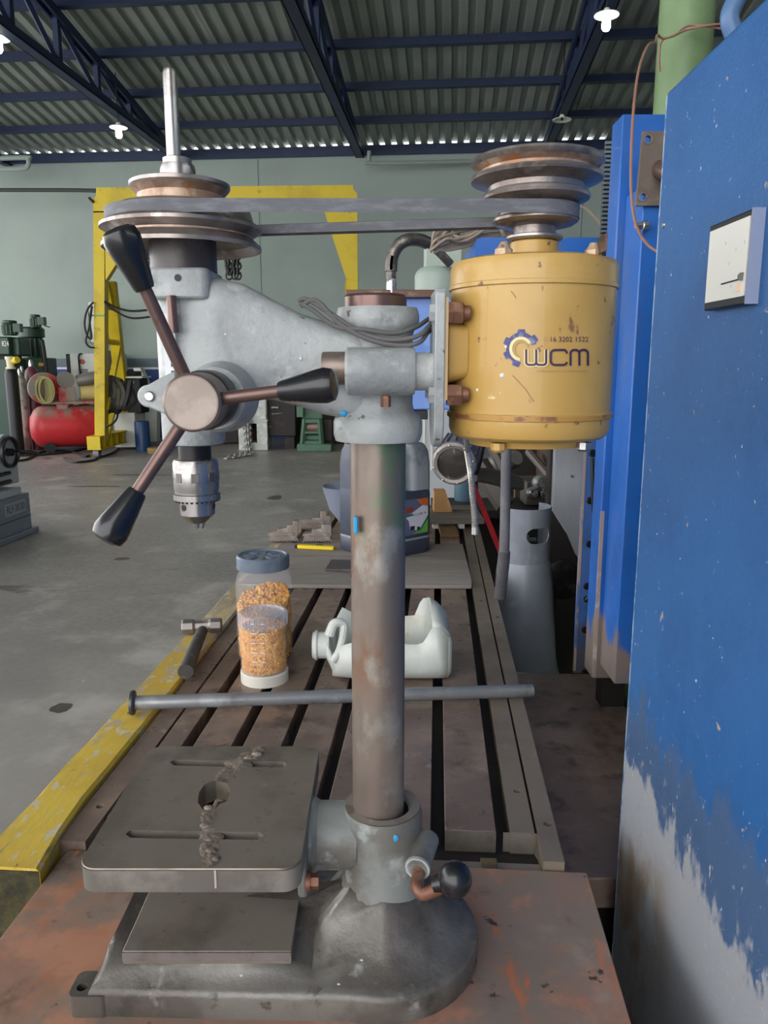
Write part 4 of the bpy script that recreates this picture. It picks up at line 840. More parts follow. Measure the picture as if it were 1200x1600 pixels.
MB().lathe([(0.056, 0.008), (0.056, -0.004), (0.066, -0.006), (0.074, 0.0), (0.075, 0.014), (0.068, 0.016)], fc, fd, n=40, cap=False).build('lamp_bezel', mat('bezel_grey', '#8b8580', 0.45, 0.5, layers=[('#6f6964', 20, 0.5, 0.7)]), fl_)
MB().lathe([(0.057, 0.006), (0.03, 0.002), (0.0, 0.001)], fc, fd, n=32).build('lamp_glass', mat('dirty_glass', '#3d3a37', 0.15, 0.3, layers=[('#8d8880', 26, 0.58, 0.68)], coat=0.5), fl_)
for i in range(8):
    t = 2 * math.pi * i / 8 + 0.2; d = a_ * math.cos(t) + b_ * math.sin(t)
    MB().sphere(fc + d * 0.067 - fd * 0.007, 0.004, 8, 5).build('bezel_screw', M_steel, fl_)
MB().cyl(fc + fd * 0.2 + Vector((0, 0, 0.05)), at(745, 620, 3.0), 0.012, n=8).build('lamp_bracket', M_dark, fl_)
# steel conduit hanging from the motor
gp = [at(727, 640, 1.05), at(728, 670, 1.10), at(730, 700, 1.15), at(735, 735, 1.19), at(738, 770, 1.2), at(741, 800, 1.2), at(742, 829, 1.2)]
gn = thing('steel_conduit', gp[-1], 'thin silver flexible conduit hanging below the yellow motor', 'conduit')
M_silv = mat('silver_conduit', '#b9b4ae', 0.35, 0.7)
PP = smooth_path(gp, 12); MB().tube(PP, 0.0042, 10, smooth=False).build('conduit_core', M_silv, gn)
for i in range(26, len(PP) - 1):
    d = (PP[i + 1] - PP[i - 1]).normalized()
    MB().lathe([(0.0042, -0.0016), (0.0054, 0), (0.0042, 0.0016)], PP[i], d, n=10).build('conduit_ring', M_silv, gn)
MB().lathe([(0.0055, 0), (0.0055, 0.012)], PP[-1] + Vector((0, 0, -0.006)), (0, 0, 1), n=12).build('end_ferrule', M_silv, gn)
# grey hose with spiral end
hq = [at(*q) for q in ((792, 660, 2.3), (791, 712, 2.3), (790, 760, 2.31), (789, 820, 2.32), (788, 862, 2.33), (785, 895, 2.34), (781, 935, 2.35))]
PP = smooth_path(hq, 10); hs = thing('grey_hose', hq[-1], 'grey rubber hose with spiral spring end in front of the gas cylinder', 'hose')
M_hose = mat('grey_rubber', '#5e5d60', 0.55, layers=[('#6f6e70', 9, 0.5, 0.7)])
MB().tube(PP, 0.0155, 12, smooth=False).build('hose_body', M_hose, hs)
for i in range(int(len(PP) * 0.66), len(PP) - 1):
    d = (PP[i + 1] - PP[i - 1]).normalized()
    for f in (0, 0.5): MB().lathe([(0.015, -0.003), (0.0195, 0), (0.015, 0.003)], PP[i].lerp(PP[i + 1], f), d, n=12).build('spring_turn', M_hose, hs)
# red bar
tag(MB().prism([(-0.013, -0.006), (0.013, -0.006), (0.013, 0.006), (-0.013, 0.006)], lambda u, v: at(733, 742, 3.9) + Vector((u, v, 0)), lambda u, v: Vector((at(786, 872, 3.3).x + u, 3.3 + v, at(786, 872, 3.3).z))).build('red_bar', mat('red_bar_paint', '#a5202c', 0.4, layers=[('#7c1a22', 9, 0.5, 0.7)]), origin=at(786, 872, 3.3)), 'slanting red steel bar between table and gas cylinder', 'bar')
# ================================================================== things lying on the slotted table
def shell(mb, name, m, th, **kw):
    o = mb.build(name, m, **kw); s_ = o.modifiers.new('thickness', 'SOLIDIFY'); s_.thickness = th; s_.offset = 0; return o
# plywood sheet
M_ply = mat('grey_plywood', '#847c75', 0.65, layers=[('#968e87', 4, 0.45, 0.65, (0.4, 2, 1)), ('#6d655e', 9, 0.55, 0.72, (0.3, 2, 1)), ('#a07a58', 5, 0.68, 0.78)], bump=0.05, bscale=60)
pc_ = [on(372, 913, ZT + 0.016), on(560, 914, ZT + 0.016), on(737, 914, ZT + 0.016), on(737, 905, ZT + 0.016), on(723, 850, ZT + 0.016), on(440, 848, ZT + 0.016)]
tag(MB().prism([(p.x, p.y) for p in pc_], lambda x, y: (x, y, ZT + 0.001), lambda x, y: (x, y, ZT + 0.016)).build('plywood_sheet', M_ply, origin=(pc_[1].x, 3.0, ZT + 0.001), bevel=0.002), 'worn grey plywood sheet lying across the slotted table', 'board')
ZB = ZT + 0.0165
# far plank and blocks at the table end
M_plank = mat('weathered_plank', '#6a645c', 0.7, layers=[('#7d766c', 5, 0.45, 0.65, (0.4, 3, 1)), ('#544e47', 7, 0.55, 0.7, (0.3, 3, 1))])
f0 = on(600, 822, ZT); fY = on(700, 818, ZT + 0.03).y
pa = at(664, 816, fY); pb = at(757, 816, fY)
tag(MB().box((pa.x, fY, ZT + 0.026), (pb.x, fY + 0.42, ZT + 0.05)).build('far_plank', M_plank, origin=(pa.x, fY, ZT + 0.026), bevel=0.002), 'weathered plank across the far end of the slotted table', 'plank')
for px, w_, m_, lab in ((681, 0.015, M_white, 'small pale block under the far plank beside the jerrycan'), (722, 0.015, M_white, 'small pale block under the far plank near the conduit')):
    q = at(px, 822, fY); tag(MB().box((q.x - w_, fY + 0.01, ZT + 0.0005), (q.x + w_, fY + 0.08, ZT + 0.0255)).build('spacer_block', m_, origin=(q.x, fY, ZT), bevel=0.002), lab, 'block')
q0 = at(688, 832, fY - 0.15); q1 = at(716, 832, fY - 0.15)
tag(MB().box((q0.x, fY - 0.2, ZT + 0.0005), (q1.x, fY - 0.004, ZT + 0.02)).build('brass_block', mat('stained_brass', '#7d6140', 0.4, 0.5, layers=[('#a8763f', 14, 0.5, 0.65)]), origin=(q0.x, fY - 0.1, ZT), bevel=0.002), 'stained brass coloured block before the far plank', 'block')
wy = fY + 0.2
w0 = at(678, 789, wy)
tag(MB().prism([(0, 0), (0.10, 0), (0.10, 0.012), (0.062, 0.115), (0, 0.115)], lambda x, z: (w0.x + x, wy, ZT + 0.0505 + z), lambda x, z: (w0.x + x, wy + 0.1, ZT + 0.0505 + z)).build('wooden_wedge', mat('fresh_pine', '#b98a58', 0.6, layers=[('#cfa473', 6, 0.5, 0.65)]), origin=(w0.x, wy, ZT + 0.05), bevel=0.002), 'light pine offcut standing on the far plank', 'wood block')
# dark jerrycan
M_jc = mat('dark_grey_plastic', '#3a4050', 0.42, layers=[('#444b5b', 8, 0.5, 0.7), ('#5a606c', 18, 0.66, 0.76)], bump=0.03, rvar=0.08)
M_jt = mat('dusty_plastic_top', '#8d9499', 0.5, layers=[('#6d747c', 7, 0.5, 0.68)])
jY = 3.36; ja = math.radians(40); jo = at(601, 800, jY); jo = Vector((jo.x, jY, ZB))
jt = thing('jerrycan', jo, 'dark grey plastic jerrycan with printed label behind the steel column', 'jerrycan', rotz=ja)
def jl(x, y, z): return jo + Matrix.Rotation(ja, 3, 'Z') @ Vector((x, y, z))
W2, D2 = 0.152, 0.152
h1_ = zz(762, jY) - ZB; h2_ = zz(690, jY) - ZB; hb_ = zz(835, jY) - ZB
def jring(sx, sy, z, r=0.035): return [jl(x, y, z) for x, y in rrect(-W2 * sx, -D2 * sy, W2 * sx, D2 * sy, r, 6)]
MB().loft([jring(0.94, 0.94, 0), jring(0.99, 0.99, 0.012), jring(1, 1, 0.03), jring(1, 1, hb_ - 0.008), jring(0.985, 0.985, hb_ - 0.003), jring(0.985, 0.985, hb_ + 0.003), jring(1, 1, hb_ + 0.008), jring(1, 1, h1_ - 0.02), jring(0.985, 0.985, h1_)]).build('can_body', M_jc, jt)
MB().loft([jring(0.992, 0.992, hb_ - 0.0045), jring(0.9935, 0.9935, hb_), jring(0.992, 0.992, hb_ + 0.0045)], False, False).build('can_seam', M_jt, jt)
for s_ in (-1, 1):
    def tr(k, z): 
        x0_, x1_ = (0.03, W2 * 0.985) if s_ > 0 else (-W2 * 0.985, -0.03)
        cx_ = (x0_ + x1_) / 2; return [jl(cx_ + (x - cx_) * k, y * k, z) for x, y in rrect(x0_, -D2 * 0.985, x1_, D2 * 0.985, 0.03, 6)]
    MB().loft([tr(1, h1_ - 0.001), tr(0.99, h1_ + (h2_ - h1_) * 0.55), tr(0.93, h1_ + (h2_ - h1_) * 0.82), tr(0.8, h1_ + (h2_ - h1_) * 0.96), tr(0.6, h2_)]).build('can_shoulder', M_jt if s_ > 0 else M_jc, jt)
MB().tube([jl(-0.08, 0.0, h2_ - 0.02), jl(-0.05, 0, h2_ + 0.005), jl(0.05, 0, h2_ + 0.005), jl(0.08, 0, h2_ - 0.02)], 0.016, 10).build('can_handle', M_jc, jt)
# label on the right-hand face
fx = W2 + 0.0012
def lab2(u, v): return jl(-0.115 + 0.235 * u, -fx, hb_ + 0.02 + (h1_ - 0.035 - hb_ - 0.02) * v)
def labp(name, poly, col, k): 
    MB().add([lab2(u, v) + (jl(0, -1, 0) - jl(0, 0, 0)) * 0.0004 * k for u, v in poly], [tuple(range(len(poly)))]).build(name, mat('print_' + col.strip('#'), col, 0.4), jt)
labp('label_ground', [(0, 0), (1, 0), (1, 1), (0, 1)], '#5b617d', 1)
labp('label_white', [(0.55, 0.16), (0.78, 0.10), (1, 0.5), (1, 0.78), (0.86, 0.8), (0.75, 0.72), (0.6, 0.62), (0.5, 0.58), (0.45, 0.5), (0.52, 0.4)], '#c9c8d6', 2)
labp('label_orange', [(0.72, 0.98), (1, 0.98), (1, 0.74), (0.86, 0.8), (0.78, 0.86)], '#c2602a', 2)
labp('label_green', [(0.62, 0.02), (1, 0.02), (1, 0.46), (0.82, 0.14)], '#5fa548', 3)
labp('label_dark_green', [(0.7, 0.05), (0.78, 0.1), (1, 0.5), (1, 0.42), (0.82, 0.1)], '#1f6a4a', 4)
labp('label_teal', [(0.3, 0.5), (0.62, 0.54), (0.62, 0.6), (0.3, 0.58)], '#2b6a6a', 3)
labp('label_red', [(0.42, 0.62), (0.6, 0.64), (0.64, 0.78), (0.46, 0.8)], '#8a3c34', 3)
labp('label_machine', [(0.55, 0.14), (0.66, 0.13), (0.67, 0.24), (0.56, 0.25)], '#22232c', 3)
labp('label_machine', [(0.72, 0.11), (0.8, 0.10), (0.8, 0.2), (0.73, 0.21)], '#22232c', 3)
text_mb('LLUB IL', lambda u, v: lab2(0.62 + 0.35 * u, 0.53 + 0.055 * v + 0.02 * u) + (jl(0, -1, 0) - jl(0, 0, 0)) * 0.002).build('label_word', mat('print_word', '#33484f', 0.4), jt)
# blue-grey funnel shape behind the can
fq = at(513, 780, 3.75)
tag(MB().lathe([(0.02, 0.0), (0.10, 0.11), (0.135, 0.22), (0.14, 0.225), (0.13, 0.225), (0.02, 0.02)], (fq.x + 0.10, 3.80, ZB + 0.0), n=24, cap=False).lathe([(0.02, 0.0), (0.0, 0.0)], (fq.x + 0.1, 3.8, ZB), n=24, cap=False).build('plastic_funnel', mat('pale_grey_plastic', '#7f8696', 0.45), origin=(fq.x + 0.1, 3.8, ZB)), 'pale grey plastic funnel partly behind the dark jerrycan', 'funnel')
# stepped chuck jaws
M_jaw = mat('dusty_jaw_steel', '#857a72', 0.5, 0.3, layers=[('#9d948c', 25, 0.5, 0.65), ('#665c55', 18, 0.58, 0.7)], bump=0.05)
def jaw(px, py, ang, L_, steps, lab):
    q = on(px, py, ZB); t = thing('chuck_jaw', q, lab, 'chuck jaw', rotz=ang, group='chuck jaws on the plywood')
    R_ = Matrix.Rotation(ang, 3, 'Z'); wdt = 0.055
    P = [(0, 0.03)] + steps + [(L_, 0.03)]
    f = lambda y: (lambda x, z: q + R_ @ Vector((x, y, z)))
    MB().prism(P, f(0), f(wdt)).build('jaw_steps', M_jaw, t, bevel=0.002)
    MB().prism([(0.0, 0.0), (L_, 0.0), (L_, 0.012), (L_ - 0.006, 0.017), (L_ - 0.006, 0.0295), (0.006, 0.0295), (0.006, 0.017), (0, 0.012)], f(0.004), f(wdt - 0.004)).build('jaw_base', M_jaw, t)
    for i in range(11):
        x = 0.01 + (L_ - 0.02) * i / 10
        MB().prism([(x - 0.003, 0.001), (x + 0.003, 0.001), (x + 0.003, 0.007), (x - 0.003, 0.007)], f(0.0025), f(0.006)).build('jaw_tooth', M_dkst, t)
    return t
st1 = [(0.0, 0.045), (0.045, 0.052), (0.045, 0.062), (0.09, 0.066), (0.09, 0.08), (0.118, 0.082), (0.118, 0.10), (0.14, 0.10)]
jaw(419, 848, math.radians(6), 0.14, st1, 'stepped steel chuck jaw nearest the left edge of the plywood')
st2 = [(0.0, 0.04), (0.045, 0.045), (0.045, 0.06), (0.09, 0.066), (0.09, 0.085), (0.135, 0.085)]
jaw(473, 848, math.radians(2), 0.135, st2, 'stepped steel chuck jaw beside the jerrycan above the yellow knife')
jaw(470, 828, math.radians(4), 0.15, [(0.0, 0.05), (0.06, 0.052), (0.06, 0.06), (0.1, 0.06), (0.1, 0.095), (0.13, 0.095), (0.13, 0.07), (0.15, 0.07)], 'steel chuck jaw lying behind the other two')
# utility knife
k0 = on(461, 856, ZB); k1 = on(523, 859, ZB); kd = (k1 - k0).normalized(); kn = Vector((-kd.y, kd.x, 0)); kL = (k1 - k0).length
kt = thing('utility_knife', k0, 'yellow snap blade utility knife lying on the plywood', 'knife')
MB().prism(rrect(0.014, -0.017, kL, 0.009, 0.008, 4), lambda u, v: k0 + kd * u + kn * v + Vector((0, 0, 0.001)), lambda u, v: k0 + kd * u + kn * v + Vector((0, 0, 0.017))).build('knife_body', mat('yellow_plastic', '#e0c41a', 0.4), kt, bevel=0.002)
MB().prism(rrect(0.0, -0.012, 0.055, 0.014, 0.006, 4), lambda u, v: k0 + kd * u + kn * v + Vector((0, 0, 0.0005)), lambda u, v: k0 + kd * u + kn * v + Vector((0, 0, 0.015))).build('knife_nose', M_blkpl, kt, bevel=0.001)
MB().prism([(0.1, 0.002), (0.13, 0.002), (0.13, 0.0105), (0.1, 0.0105)], lambda u, v: k0 + kd * u + kn * v + Vector((0, 0, 0.016)), lambda u, v: k0 + kd * u + kn * v + Vector((0, 0, 0.020))).build('knife_slider', M_blkpl, kt)
# dark rubber slab
s4 = [on(508, 893, ZB), on(600, 895, ZB), on(590, 879, ZB), on(517, 878, ZB)]
tag(MB().prism([(p.x, p.y) for p in s4], lambda x, y: (x, y, ZB + 0.0005), lambda x, y: (x, y, ZB + 0.011)).build('rubber_slab', mat('dark_slab', '#4b4747', 0.6, layers=[('#5d5856', 12, 0.5, 0.7)]), origin=s4[0], bevel=0.002), 'thin dark slab on the plywood just left of the steel column', 'slab')

# ---- two jars of pellets
M_clear = mat('clear_plastic', '#e4e4ee', 0.08, alpha=0.12, ior=1.4, spec=0.8)
M_pel = mat('orange_pellets', '#cb8c34', 0.6, layers=[('#e0a94e', 40, 0.45, 0.6), ('#b27326', 60, 0.55, 0.68)])
ICO = None
def pellets(cx, cy, r, z0, z1, n, s_, slope):
    bm = bmesh.new(); bmesh.ops.create_icosphere(bm, subdivisions=1, radius=1.0); bm.verts.index_update()
    IV = [v.co.copy() for v in bm.verts]; IF = [tuple(v.index for v in f.verts) for f in bm.faces]; bm.free()
    top = lambda x, y: z1 + slope[0] * (x - cx) + slope[1] * (y - cy) + 0.006 * noise.noise(Vector((x * 40, y * 40, z0)))
    mb = MB(); mb.lathe([(r - 2.2 * s_, z0), (r - 2.2 * s_, z1 - 0.02), (0, z1 - 0.006)], (cx, cy, 0), n=20)
    for i in range(n):
        if random.random() < 0.8:
            a = random.uniform(0, 2 * math.pi); rr = r - s_ * random.uniform(1.0, 1.7); x, y = cx + rr * math.cos(a), cy + rr * math.sin(a); z = random.uniform(z0 + s_, top(x, y))
        else:
            a = random.uniform(0, 2 * math.pi); rr = (r - s_) * math.sqrt(random.random()); x, y = cx + rr * math.cos(a), cy + rr * math.sin(a); z = top(x, y) + random.uniform(-s_, s_ * 0.6)
        R_ = Matrix.Rotation(random.uniform(0, 6), 3, 'X') @ Matrix.Rotation(random.uniform(0, 6), 3, 'Z'); q = random.uniform(0.8, 1.15) * s_
        mb.add([Vector((x, y, z)) + R_ @ Vector((p.x * q, p.y * q, p.z * q * 0.7)) for p in IV], IF)
    return mb
bj = on(414, 1029, ZT); bj = Vector((bj.x, 2.12, ZT)); br = 0.080
big = thing('pellet_jar', bj, 'large clear jar half full of orange pellets with dark grey screw lid', 'jar')
zl = zz(898, 2.04); zt_ = zz(877, 2.04)
MB().lathe([(0.0, 0.001), (br - 0.014, 0.001), (br - 0.004, 0.008), (br, 0.02), (br, zl - ZT - 0.045), (br - 0.003, zl - ZT - 0.025), (br - 0.012, zl - ZT - 0.004), (br - 0.013, zl - ZT + 0.02)], bj, n=48, cap=False).build('jar_body', M_clear, big)
M_lid = mat('blue_grey_lid', '#5b6674', 0.36, layers=[('#6f7b89', 10, 0.5, 0.7)], coat=0.1)
MB().lathe([(br - 0.010, zl - ZT), (br - 0.005, zl - ZT + 0.001), (br - 0.005, zt_ - ZT - 0.005), (br - 0.009, zt_ - ZT), (br - 0.014, zt_ - ZT), (br - 0.017, zt_ - ZT - 0.004), (0, zt_ - ZT - 0.004)], bj, n=48, cap=False).build('screw_lid', M_lid, big)
for i in range(8):
    a = 2 * math.pi * i / 8; M_ = Matrix.Translation((bj.x, bj.y, zt_ - 0.0045)) @ Matrix.Rotation(a, 4, 'Z')
    MB().prism([(0.022, -0.006), (0.05, -0.011), (0.053, 0.0), (0.05, 0.011), (0.022, 0.006)], lambda x, y: M_ @ Vector((x, y, 0)), lambda x, y: M_ @ Vector((x, y, 0.0028))).build('lid_petal', M_lid, big, bevel=0.001)
pellets(bj.x, bj.y, br - 0.002, ZT + 0.004, ZT + 0.175, 3200, 0.0060, (0.15, 0.35)).build('pellet_fill', M_pel, big, kind='stuff', angle=60)
sj = on(412, 1066, ZT); sj = Vector((sj.x, 1.955, ZT)); sr = 0.0640
sm = thing('pellet_jar', sj, 'smaller clear measuring jar full of orange pellets with translucent lid', 'jar')
zl = zz(988, 1.89); zt_ = zz(967, 1.89); bz = 0.028
MB().lathe([(0, 0.0005), (sr, 0.0005), (sr, bz), (sr - 0.002, bz + 0.002), (0, bz + 0.002)], sj, n=40, cap=False).build('white_foot', mat('cream_plastic', '#e2ded2', 0.45), sm)
prof_ = [(sr - 0.003, bz)]
nz = 30
for i in range(nz + 1): prof_.append((sr - 0.0015 + 0.0012 * math.sin(i * 1.9), bz + 0.004 + (zl - ZT - bz - 0.006) * i / nz))
MB().lathe(prof_, sj, n=40, cap=False).build('jar_body', M_clear, sm)
for i in range(5):
    for s_ in (-0.33, 0.02):
        a = -math.pi / 2 + s_ + 0.1; z = ZT + bz + 0.045 + i * 0.026; q = Vector((sj.x + sr * math.cos(a), sj.y + sr * math.sin(a), z))
        MB().sphere(q, 0.0055, 8, 6, (1.4, 0.3, 0.3)).build('level_mark', mat('clear_ridge', '#f0f0f4', 0.1, alpha=0.6), sm)
M_tl = mat('translucent_lid', '#b4bccb', 0.2, alpha=0.38, spec=0.7)
ll = MB().lathe([(sr + 0.001, zl - ZT), (sr + 0.001, zt_ - ZT - 0.003), (sr - 0.003, zt_ - ZT), (sr - 0.007, zt_ - ZT), (sr - 0.010, zt_ - ZT - 0.006), (0, zt_ - ZT - 0.006)], sj, n=40, cap=False).build('jar_lid', M_tl, sm)
for i in range(32):
    a = 2 * math.pi * i / 32; q = Vector((sj.x + (sr + 0.0013) * math.cos(a), sj.y + (sr + 0.0013) * math.sin(a), 0))
    MB().cyl(q + Vector((0, 0, zl + 0.002)), q + Vector((0, 0, zt_ - 0.004)), 0.0011, n=5).build('lid_rib', M_tl, sm)
pellets(sj.x, sj.y, sr - 0.003, ZT + bz + 0.003, zl - 0.006, 3600, 0.0048, (0, 0)).build('pellet_fill', M_pel, sm, kind='stuff', angle=60)

# ---- hammer on the beam
ZH = 0.831
hA, hB = on(284, 980, ZH + 0.025), on(347, 977, ZH + 0.025); hd = (hB - hA).normalized(); hr = 0.0245
hm = thing('hammer', on(315, 985, ZH), 'short sledge hammer with taped black handle lying on the yellow beam', 'hammer')
hl_ = (hB - hA).length
MB().lathe([(hr * 0.85, 0), (hr, 0.005), (hr, 0.034), (hr * 0.8, 0.042), (hr * 0.8, hl_ - 0.042), (hr, hl_ - 0.034), (hr, hl_ - 0.005), (hr * 0.85, hl_)], hA, hd, n=8).build('hammer_head', mat('hammer_steel', '#7c7672', 0.4, 0.6, layers=[('#948e88', 20, 0.5, 0.65), ('#5d5652', 14, 0.58, 0.7)], rvar=0.1), hm, angle=25)
e0_, e1_ = on(316, 986, ZH + 0.022), on(290, 1050, ZH + 0.0215)
PH = [e0_, e0_.lerp(e1_, 0.5) + Vector((0, 0, 0.003)), e1_]
MB().tube(PH, lambda t: 0.0160 + 0.005 * t, 12, 8).build('hammer_handle', mat('taped_handle', '#45423f', 0.6, layers=[('#6b6660', 26, 0.55, 0.68, (1, 1, 3))], bump=0.3, bscale=70), hm)
MB().sphere(e0_ + Vector((0.0, 0.0, 0.006)), 0.014, 10, 7, (1, 1, 0.7)).build('handle_binding', M_weld, hm)

# ---- steel pipe across the table
pA, pB = on(209, 1098, 0.862), on(832, 1079, 0.835)
bar = thing('steel_bar', pA, 'long grey steel pipe with a flanged left end lying across the table', 'pipe')
M_bar = mat('grey_bar_steel', '#8c8d8f', 0.38, 0.35, layers=[('#a0a1a3', 14, 0.5, 0.65), ('#6f6f71', 9, 0.55, 0.7)], rvar=0.1)
dB = (pB - pA).normalized(); Lb = (pB - pA).length
MB().lathe([(0.0165, 0.0), (0.0165, Lb - 0.002), (0.0155, Lb), (0.0, Lb)], pA, dB, n=24).build('pipe_body', M_bar, bar)
MB().lathe([(0.022, -0.008), (0.0285, -0.007), (0.0295, -0.001), (0.027, 0.003), (0.0168, 0.005)], pA, dB, n=28).build('pipe_flange', mat('dark_flange', '#4d4f54', 0.4, 0.6), bar)

# ---- cut-open white jug lying on its side
M_jug = mat('white_hdpe', '#c3c7c0', 0.4, layers=[('#d2d5cf', 6, 0.45, 0.65), ('#b9b49c', 9, 0.58, 0.72), ('#8e8468', 18, 0.68, 0.78)], bump=0.03)
jx0, jx1 = at(520, 1040, 1.95).x, at(699, 1040, 1.95).x
jug = thing('cut_plastic_jug', ((jx0 + jx1) / 2, 2.01, ZT), 'white plastic jug lying on its side with its top cut away', 'jug')
yF, yB = 1.925, 2.10
def ushape(x, zf, zb_, k=1.0, y0_=yF, y1_=yB, zlow=ZT + 0.003):
    ym = (y0_ + y1_) / 2; hw = (y1_ - y0_) / 2 * k; P = []
    pts = [(-1, zf), (-1.0, ZT + 0.055), (-0.98, ZT + 0.035), (-0.9, ZT + 0.015), (-0.72, ZT + 0.006), (-0.4, zlow), (0, zlow), (0.4, zlow), (0.72, ZT + 0.006), (0.9, ZT + 0.015), (0.98, ZT + 0.035), (1.0, ZT + 0.055), (1, zb_)]
    for u, z in pts: P.append(Vector((x, ym + u * hw, zlow + (z - zlow) * (1.0 if k > 0.8 else k))))
    return P
xs = [(jx0 - 0.0, 0.895, 0.985, 0.72), (jx0 + 0.02, 0.915, 0.975, 0.86), (jx0 + 0.05, 0.928, 0.955, 0.97), (jx0 + 0.09, 0.932, 0.950, 1), (jx0 + 0.13, 0.930, 0.948, 1), (jx0 + 0.17, 0.928, 0.946, 1), (jx0 + 0.20, 0.926, 0.945, 1), (jx0 + 0.225, 0.925, 0.947, 1), (jx0 + 0.24, 0.930, 0.985, 1), (jx0 + 0.25, 0.945, 0.998, 1), (jx0 + 0.265, 0.972, 1.000, 0.995), (jx0 + 0.285, 0.972, 0.988, 0.985), (jx1, 0.945, 0.962, 0.94)]
xs = [q for q in xs if q[0] <= jx1 + 1e-6]
rings = [ushape(*q) for q in xs]
mbj = MB().loft(rings, False, False, closed=False)
# right end wall, closed
endr = ushape(xs[-1][0], xs[-1][1], xs[-1][2], 0.94); cen = sum(endr, Vector()) / len(endr)
mbj.loft([endr, [p.lerp(cen, 0.25) + Vector((0.010, 0, 0)) for p in endr], [p.lerp(cen, 0.9) + Vector((0.012, 0, 0)) for p in endr]], False, True, closed=True)
# closing shoulder over the right end
r_a = ushape(*xs[-3]); r_b = ushape(*xs[-2]); r_c = ushape(*xs[-1])
topa = [r_a[0].lerp(r_a[-1], i / 8) + Vector((0.0, 0, 0.020 * math.sin(math.pi * i / 8))) for i in range(9)]
topb = [r_b[0].lerp(r_b[-1], i / 8) + Vector((0.0, 0, 0.018 * math.sin(math.pi * i / 8))) for i in range(9)]
topc = [r_c[0].lerp(r_c[-1], i / 8) + Vector((0.004, 0, 0.012 * math.sin(math.pi * i / 8))) for i in range(9)]
mbj.loft([topa, topb, topc], False, False, closed=False)
shell(mbj, 'jug_shell', M_jug, 0.004, parent=jug, angle=60)
# shoulder and neck on the left
l_a = ushape(*xs[0]); nk = at(489, 1008, 1.98)
nkr = [Vector((nk.x + 0.035, nk.y + 0.034 * math.sin(-math.pi * 0.5 + (-1) * 0 + 2 * math.pi * 0) , nk.z)) for _ in range(1)]
ncirc = []
for i in range(13):
    t = math.pi * (1.08 + 0.84 * i / 12) if False else math.radians(150 + 240 * i / 12)
    ncirc.append(Vector((nk.x + 0.04, nk.y + 0.036 * math.cos(t), nk.z + 0.036 * math.sin(t))))
mbs = MB().loft([l_a, [a.lerp(b, 0.55) + Vector((0.008, 0, -0.012)) for a, b in zip(l_a, ncirc)], ncirc], False, False, closed=False)
shell(mbs, 'jug_shoulder', M_jug, 0.004, parent=jug, angle=60)
MB().lathe([(0.036, 0.045), (0.036, 0.0), (0.030, 0.0), (0.030, 0.045)], nk, (1, 0, 0), n=28, cap=False).lathe([(0.039, 0.006), (0.041, 0.010), (0.039, 0.014)], nk, (1, 0, 0), n=28, cap=False).build('jug_neck', M_jug, jug)
MB().tube([nk + Vector((0.045, -0.005, 0.03)), nk + Vector((0.06, 0.0, 0.062)), nk + Vector((0.085, 0.005, 0.052)), nk + Vector((0.075, -0.03, 0.0)), nk + Vector((0.055, -0.04, -0.03))], lambda t: 0.014 - 0.004 * t, 10).build('jug_handle', M_jug, jug)
# ================================================================== background, left side of the hall
def fx_(px, py): return on(px, py, 0.0)
def wbox(t, name, m, pa, pb, Y, depth, bevel=0.0, z0=None):
    """box whose front face spans the photo points pa (top left) to pb (bottom right) at distance Y"""
    a = at(pa[0], pa[1], Y); b = at(pb[0], pb[1], Y)
    return MB().box((a.x, Y, b.z if z0 is None else z0), (b.x, Y + depth, a.z)).build(name, m, t, bevel=bevel)
M_gy = mat('gantry_yellow', '#c9b019', 0.5, layers=[('#b9a01a', 2, 0.45, 0.65), ('#8d7a20', 5, 0.58, 0.72), ('#5f5524', 9, 0.68, 0.76)])
M_wheel = mat('grey_caster', '#7d7c7c', 0.5)
M_blk = mat('black_rubber', '#1c1c1d', 0.6)
# ---- yellow gantry
GY = fx_(150, 714).y
g = thing('gantry_crane', (at(152, 714, GY).x, GY, 0), 'tall yellow steel gantry crane standing by the far wall', 'gantry crane')
def gp_(px, py, Y): return at(px, py, Y)
def gplate(name, pts, Y, d, m=M_gy):
    P = [at(x, y, Y) for x, y in pts]
    return MB().loft([[p.copy() for p in P], [p + Vector((0, d, 0)) for p in P]]).build(name, m, g)
z_foot = zz(690, GY)
gplate('front_leg', [(145.5, 330), (163, 330), (163.5, 691), (148, 691)], GY, 0.2)
MB().add([], [])
def slant(name, a0, a1, w, d):
    a0, a1 = Vector(a0), Vector(a1); ex = Vector((w / 2, 0, 0)); ey = Vector((0, d / 2, 0))
    return MB().loft([[a0 - ex - ey, a0 + ex - ey, a0 + ex + ey, a0 - ex + ey], [a1 - ex - ey, a1 + ex - ey, a1 + ex + ey, a1 - ex + ey]]).build(name, M_gy, g)
GB = GY + 1.75
slant('rear_leg', at(172, 440, GY + 0.55), at(199, 688, GB), 0.2, 0.18)
slant('rear_leg', at(163, 440, GY + 0.35), at(171, 480, GY + 0.6), 0.16, 0.12)
slant('frame_brace', at(186, 536, GY + 1.0), at(166, 640, GY + 0.15), 0.1, 0.1)
slant('frame_brace', at(180, 630, GY + 1.2), at(164, 690, GY + 0.2), 0.1, 0.1)
MB().cyl(at(163, 478, GY + 0.1), at(178, 482, GY + 0.7), 0.05, n=4).build('cross_tie', M_gy, g)
MB().cyl(at(163, 533, GY + 0.1), at(186, 536, GY + 1.0), 0.05, n=4).build('cross_tie', M_gy, g)
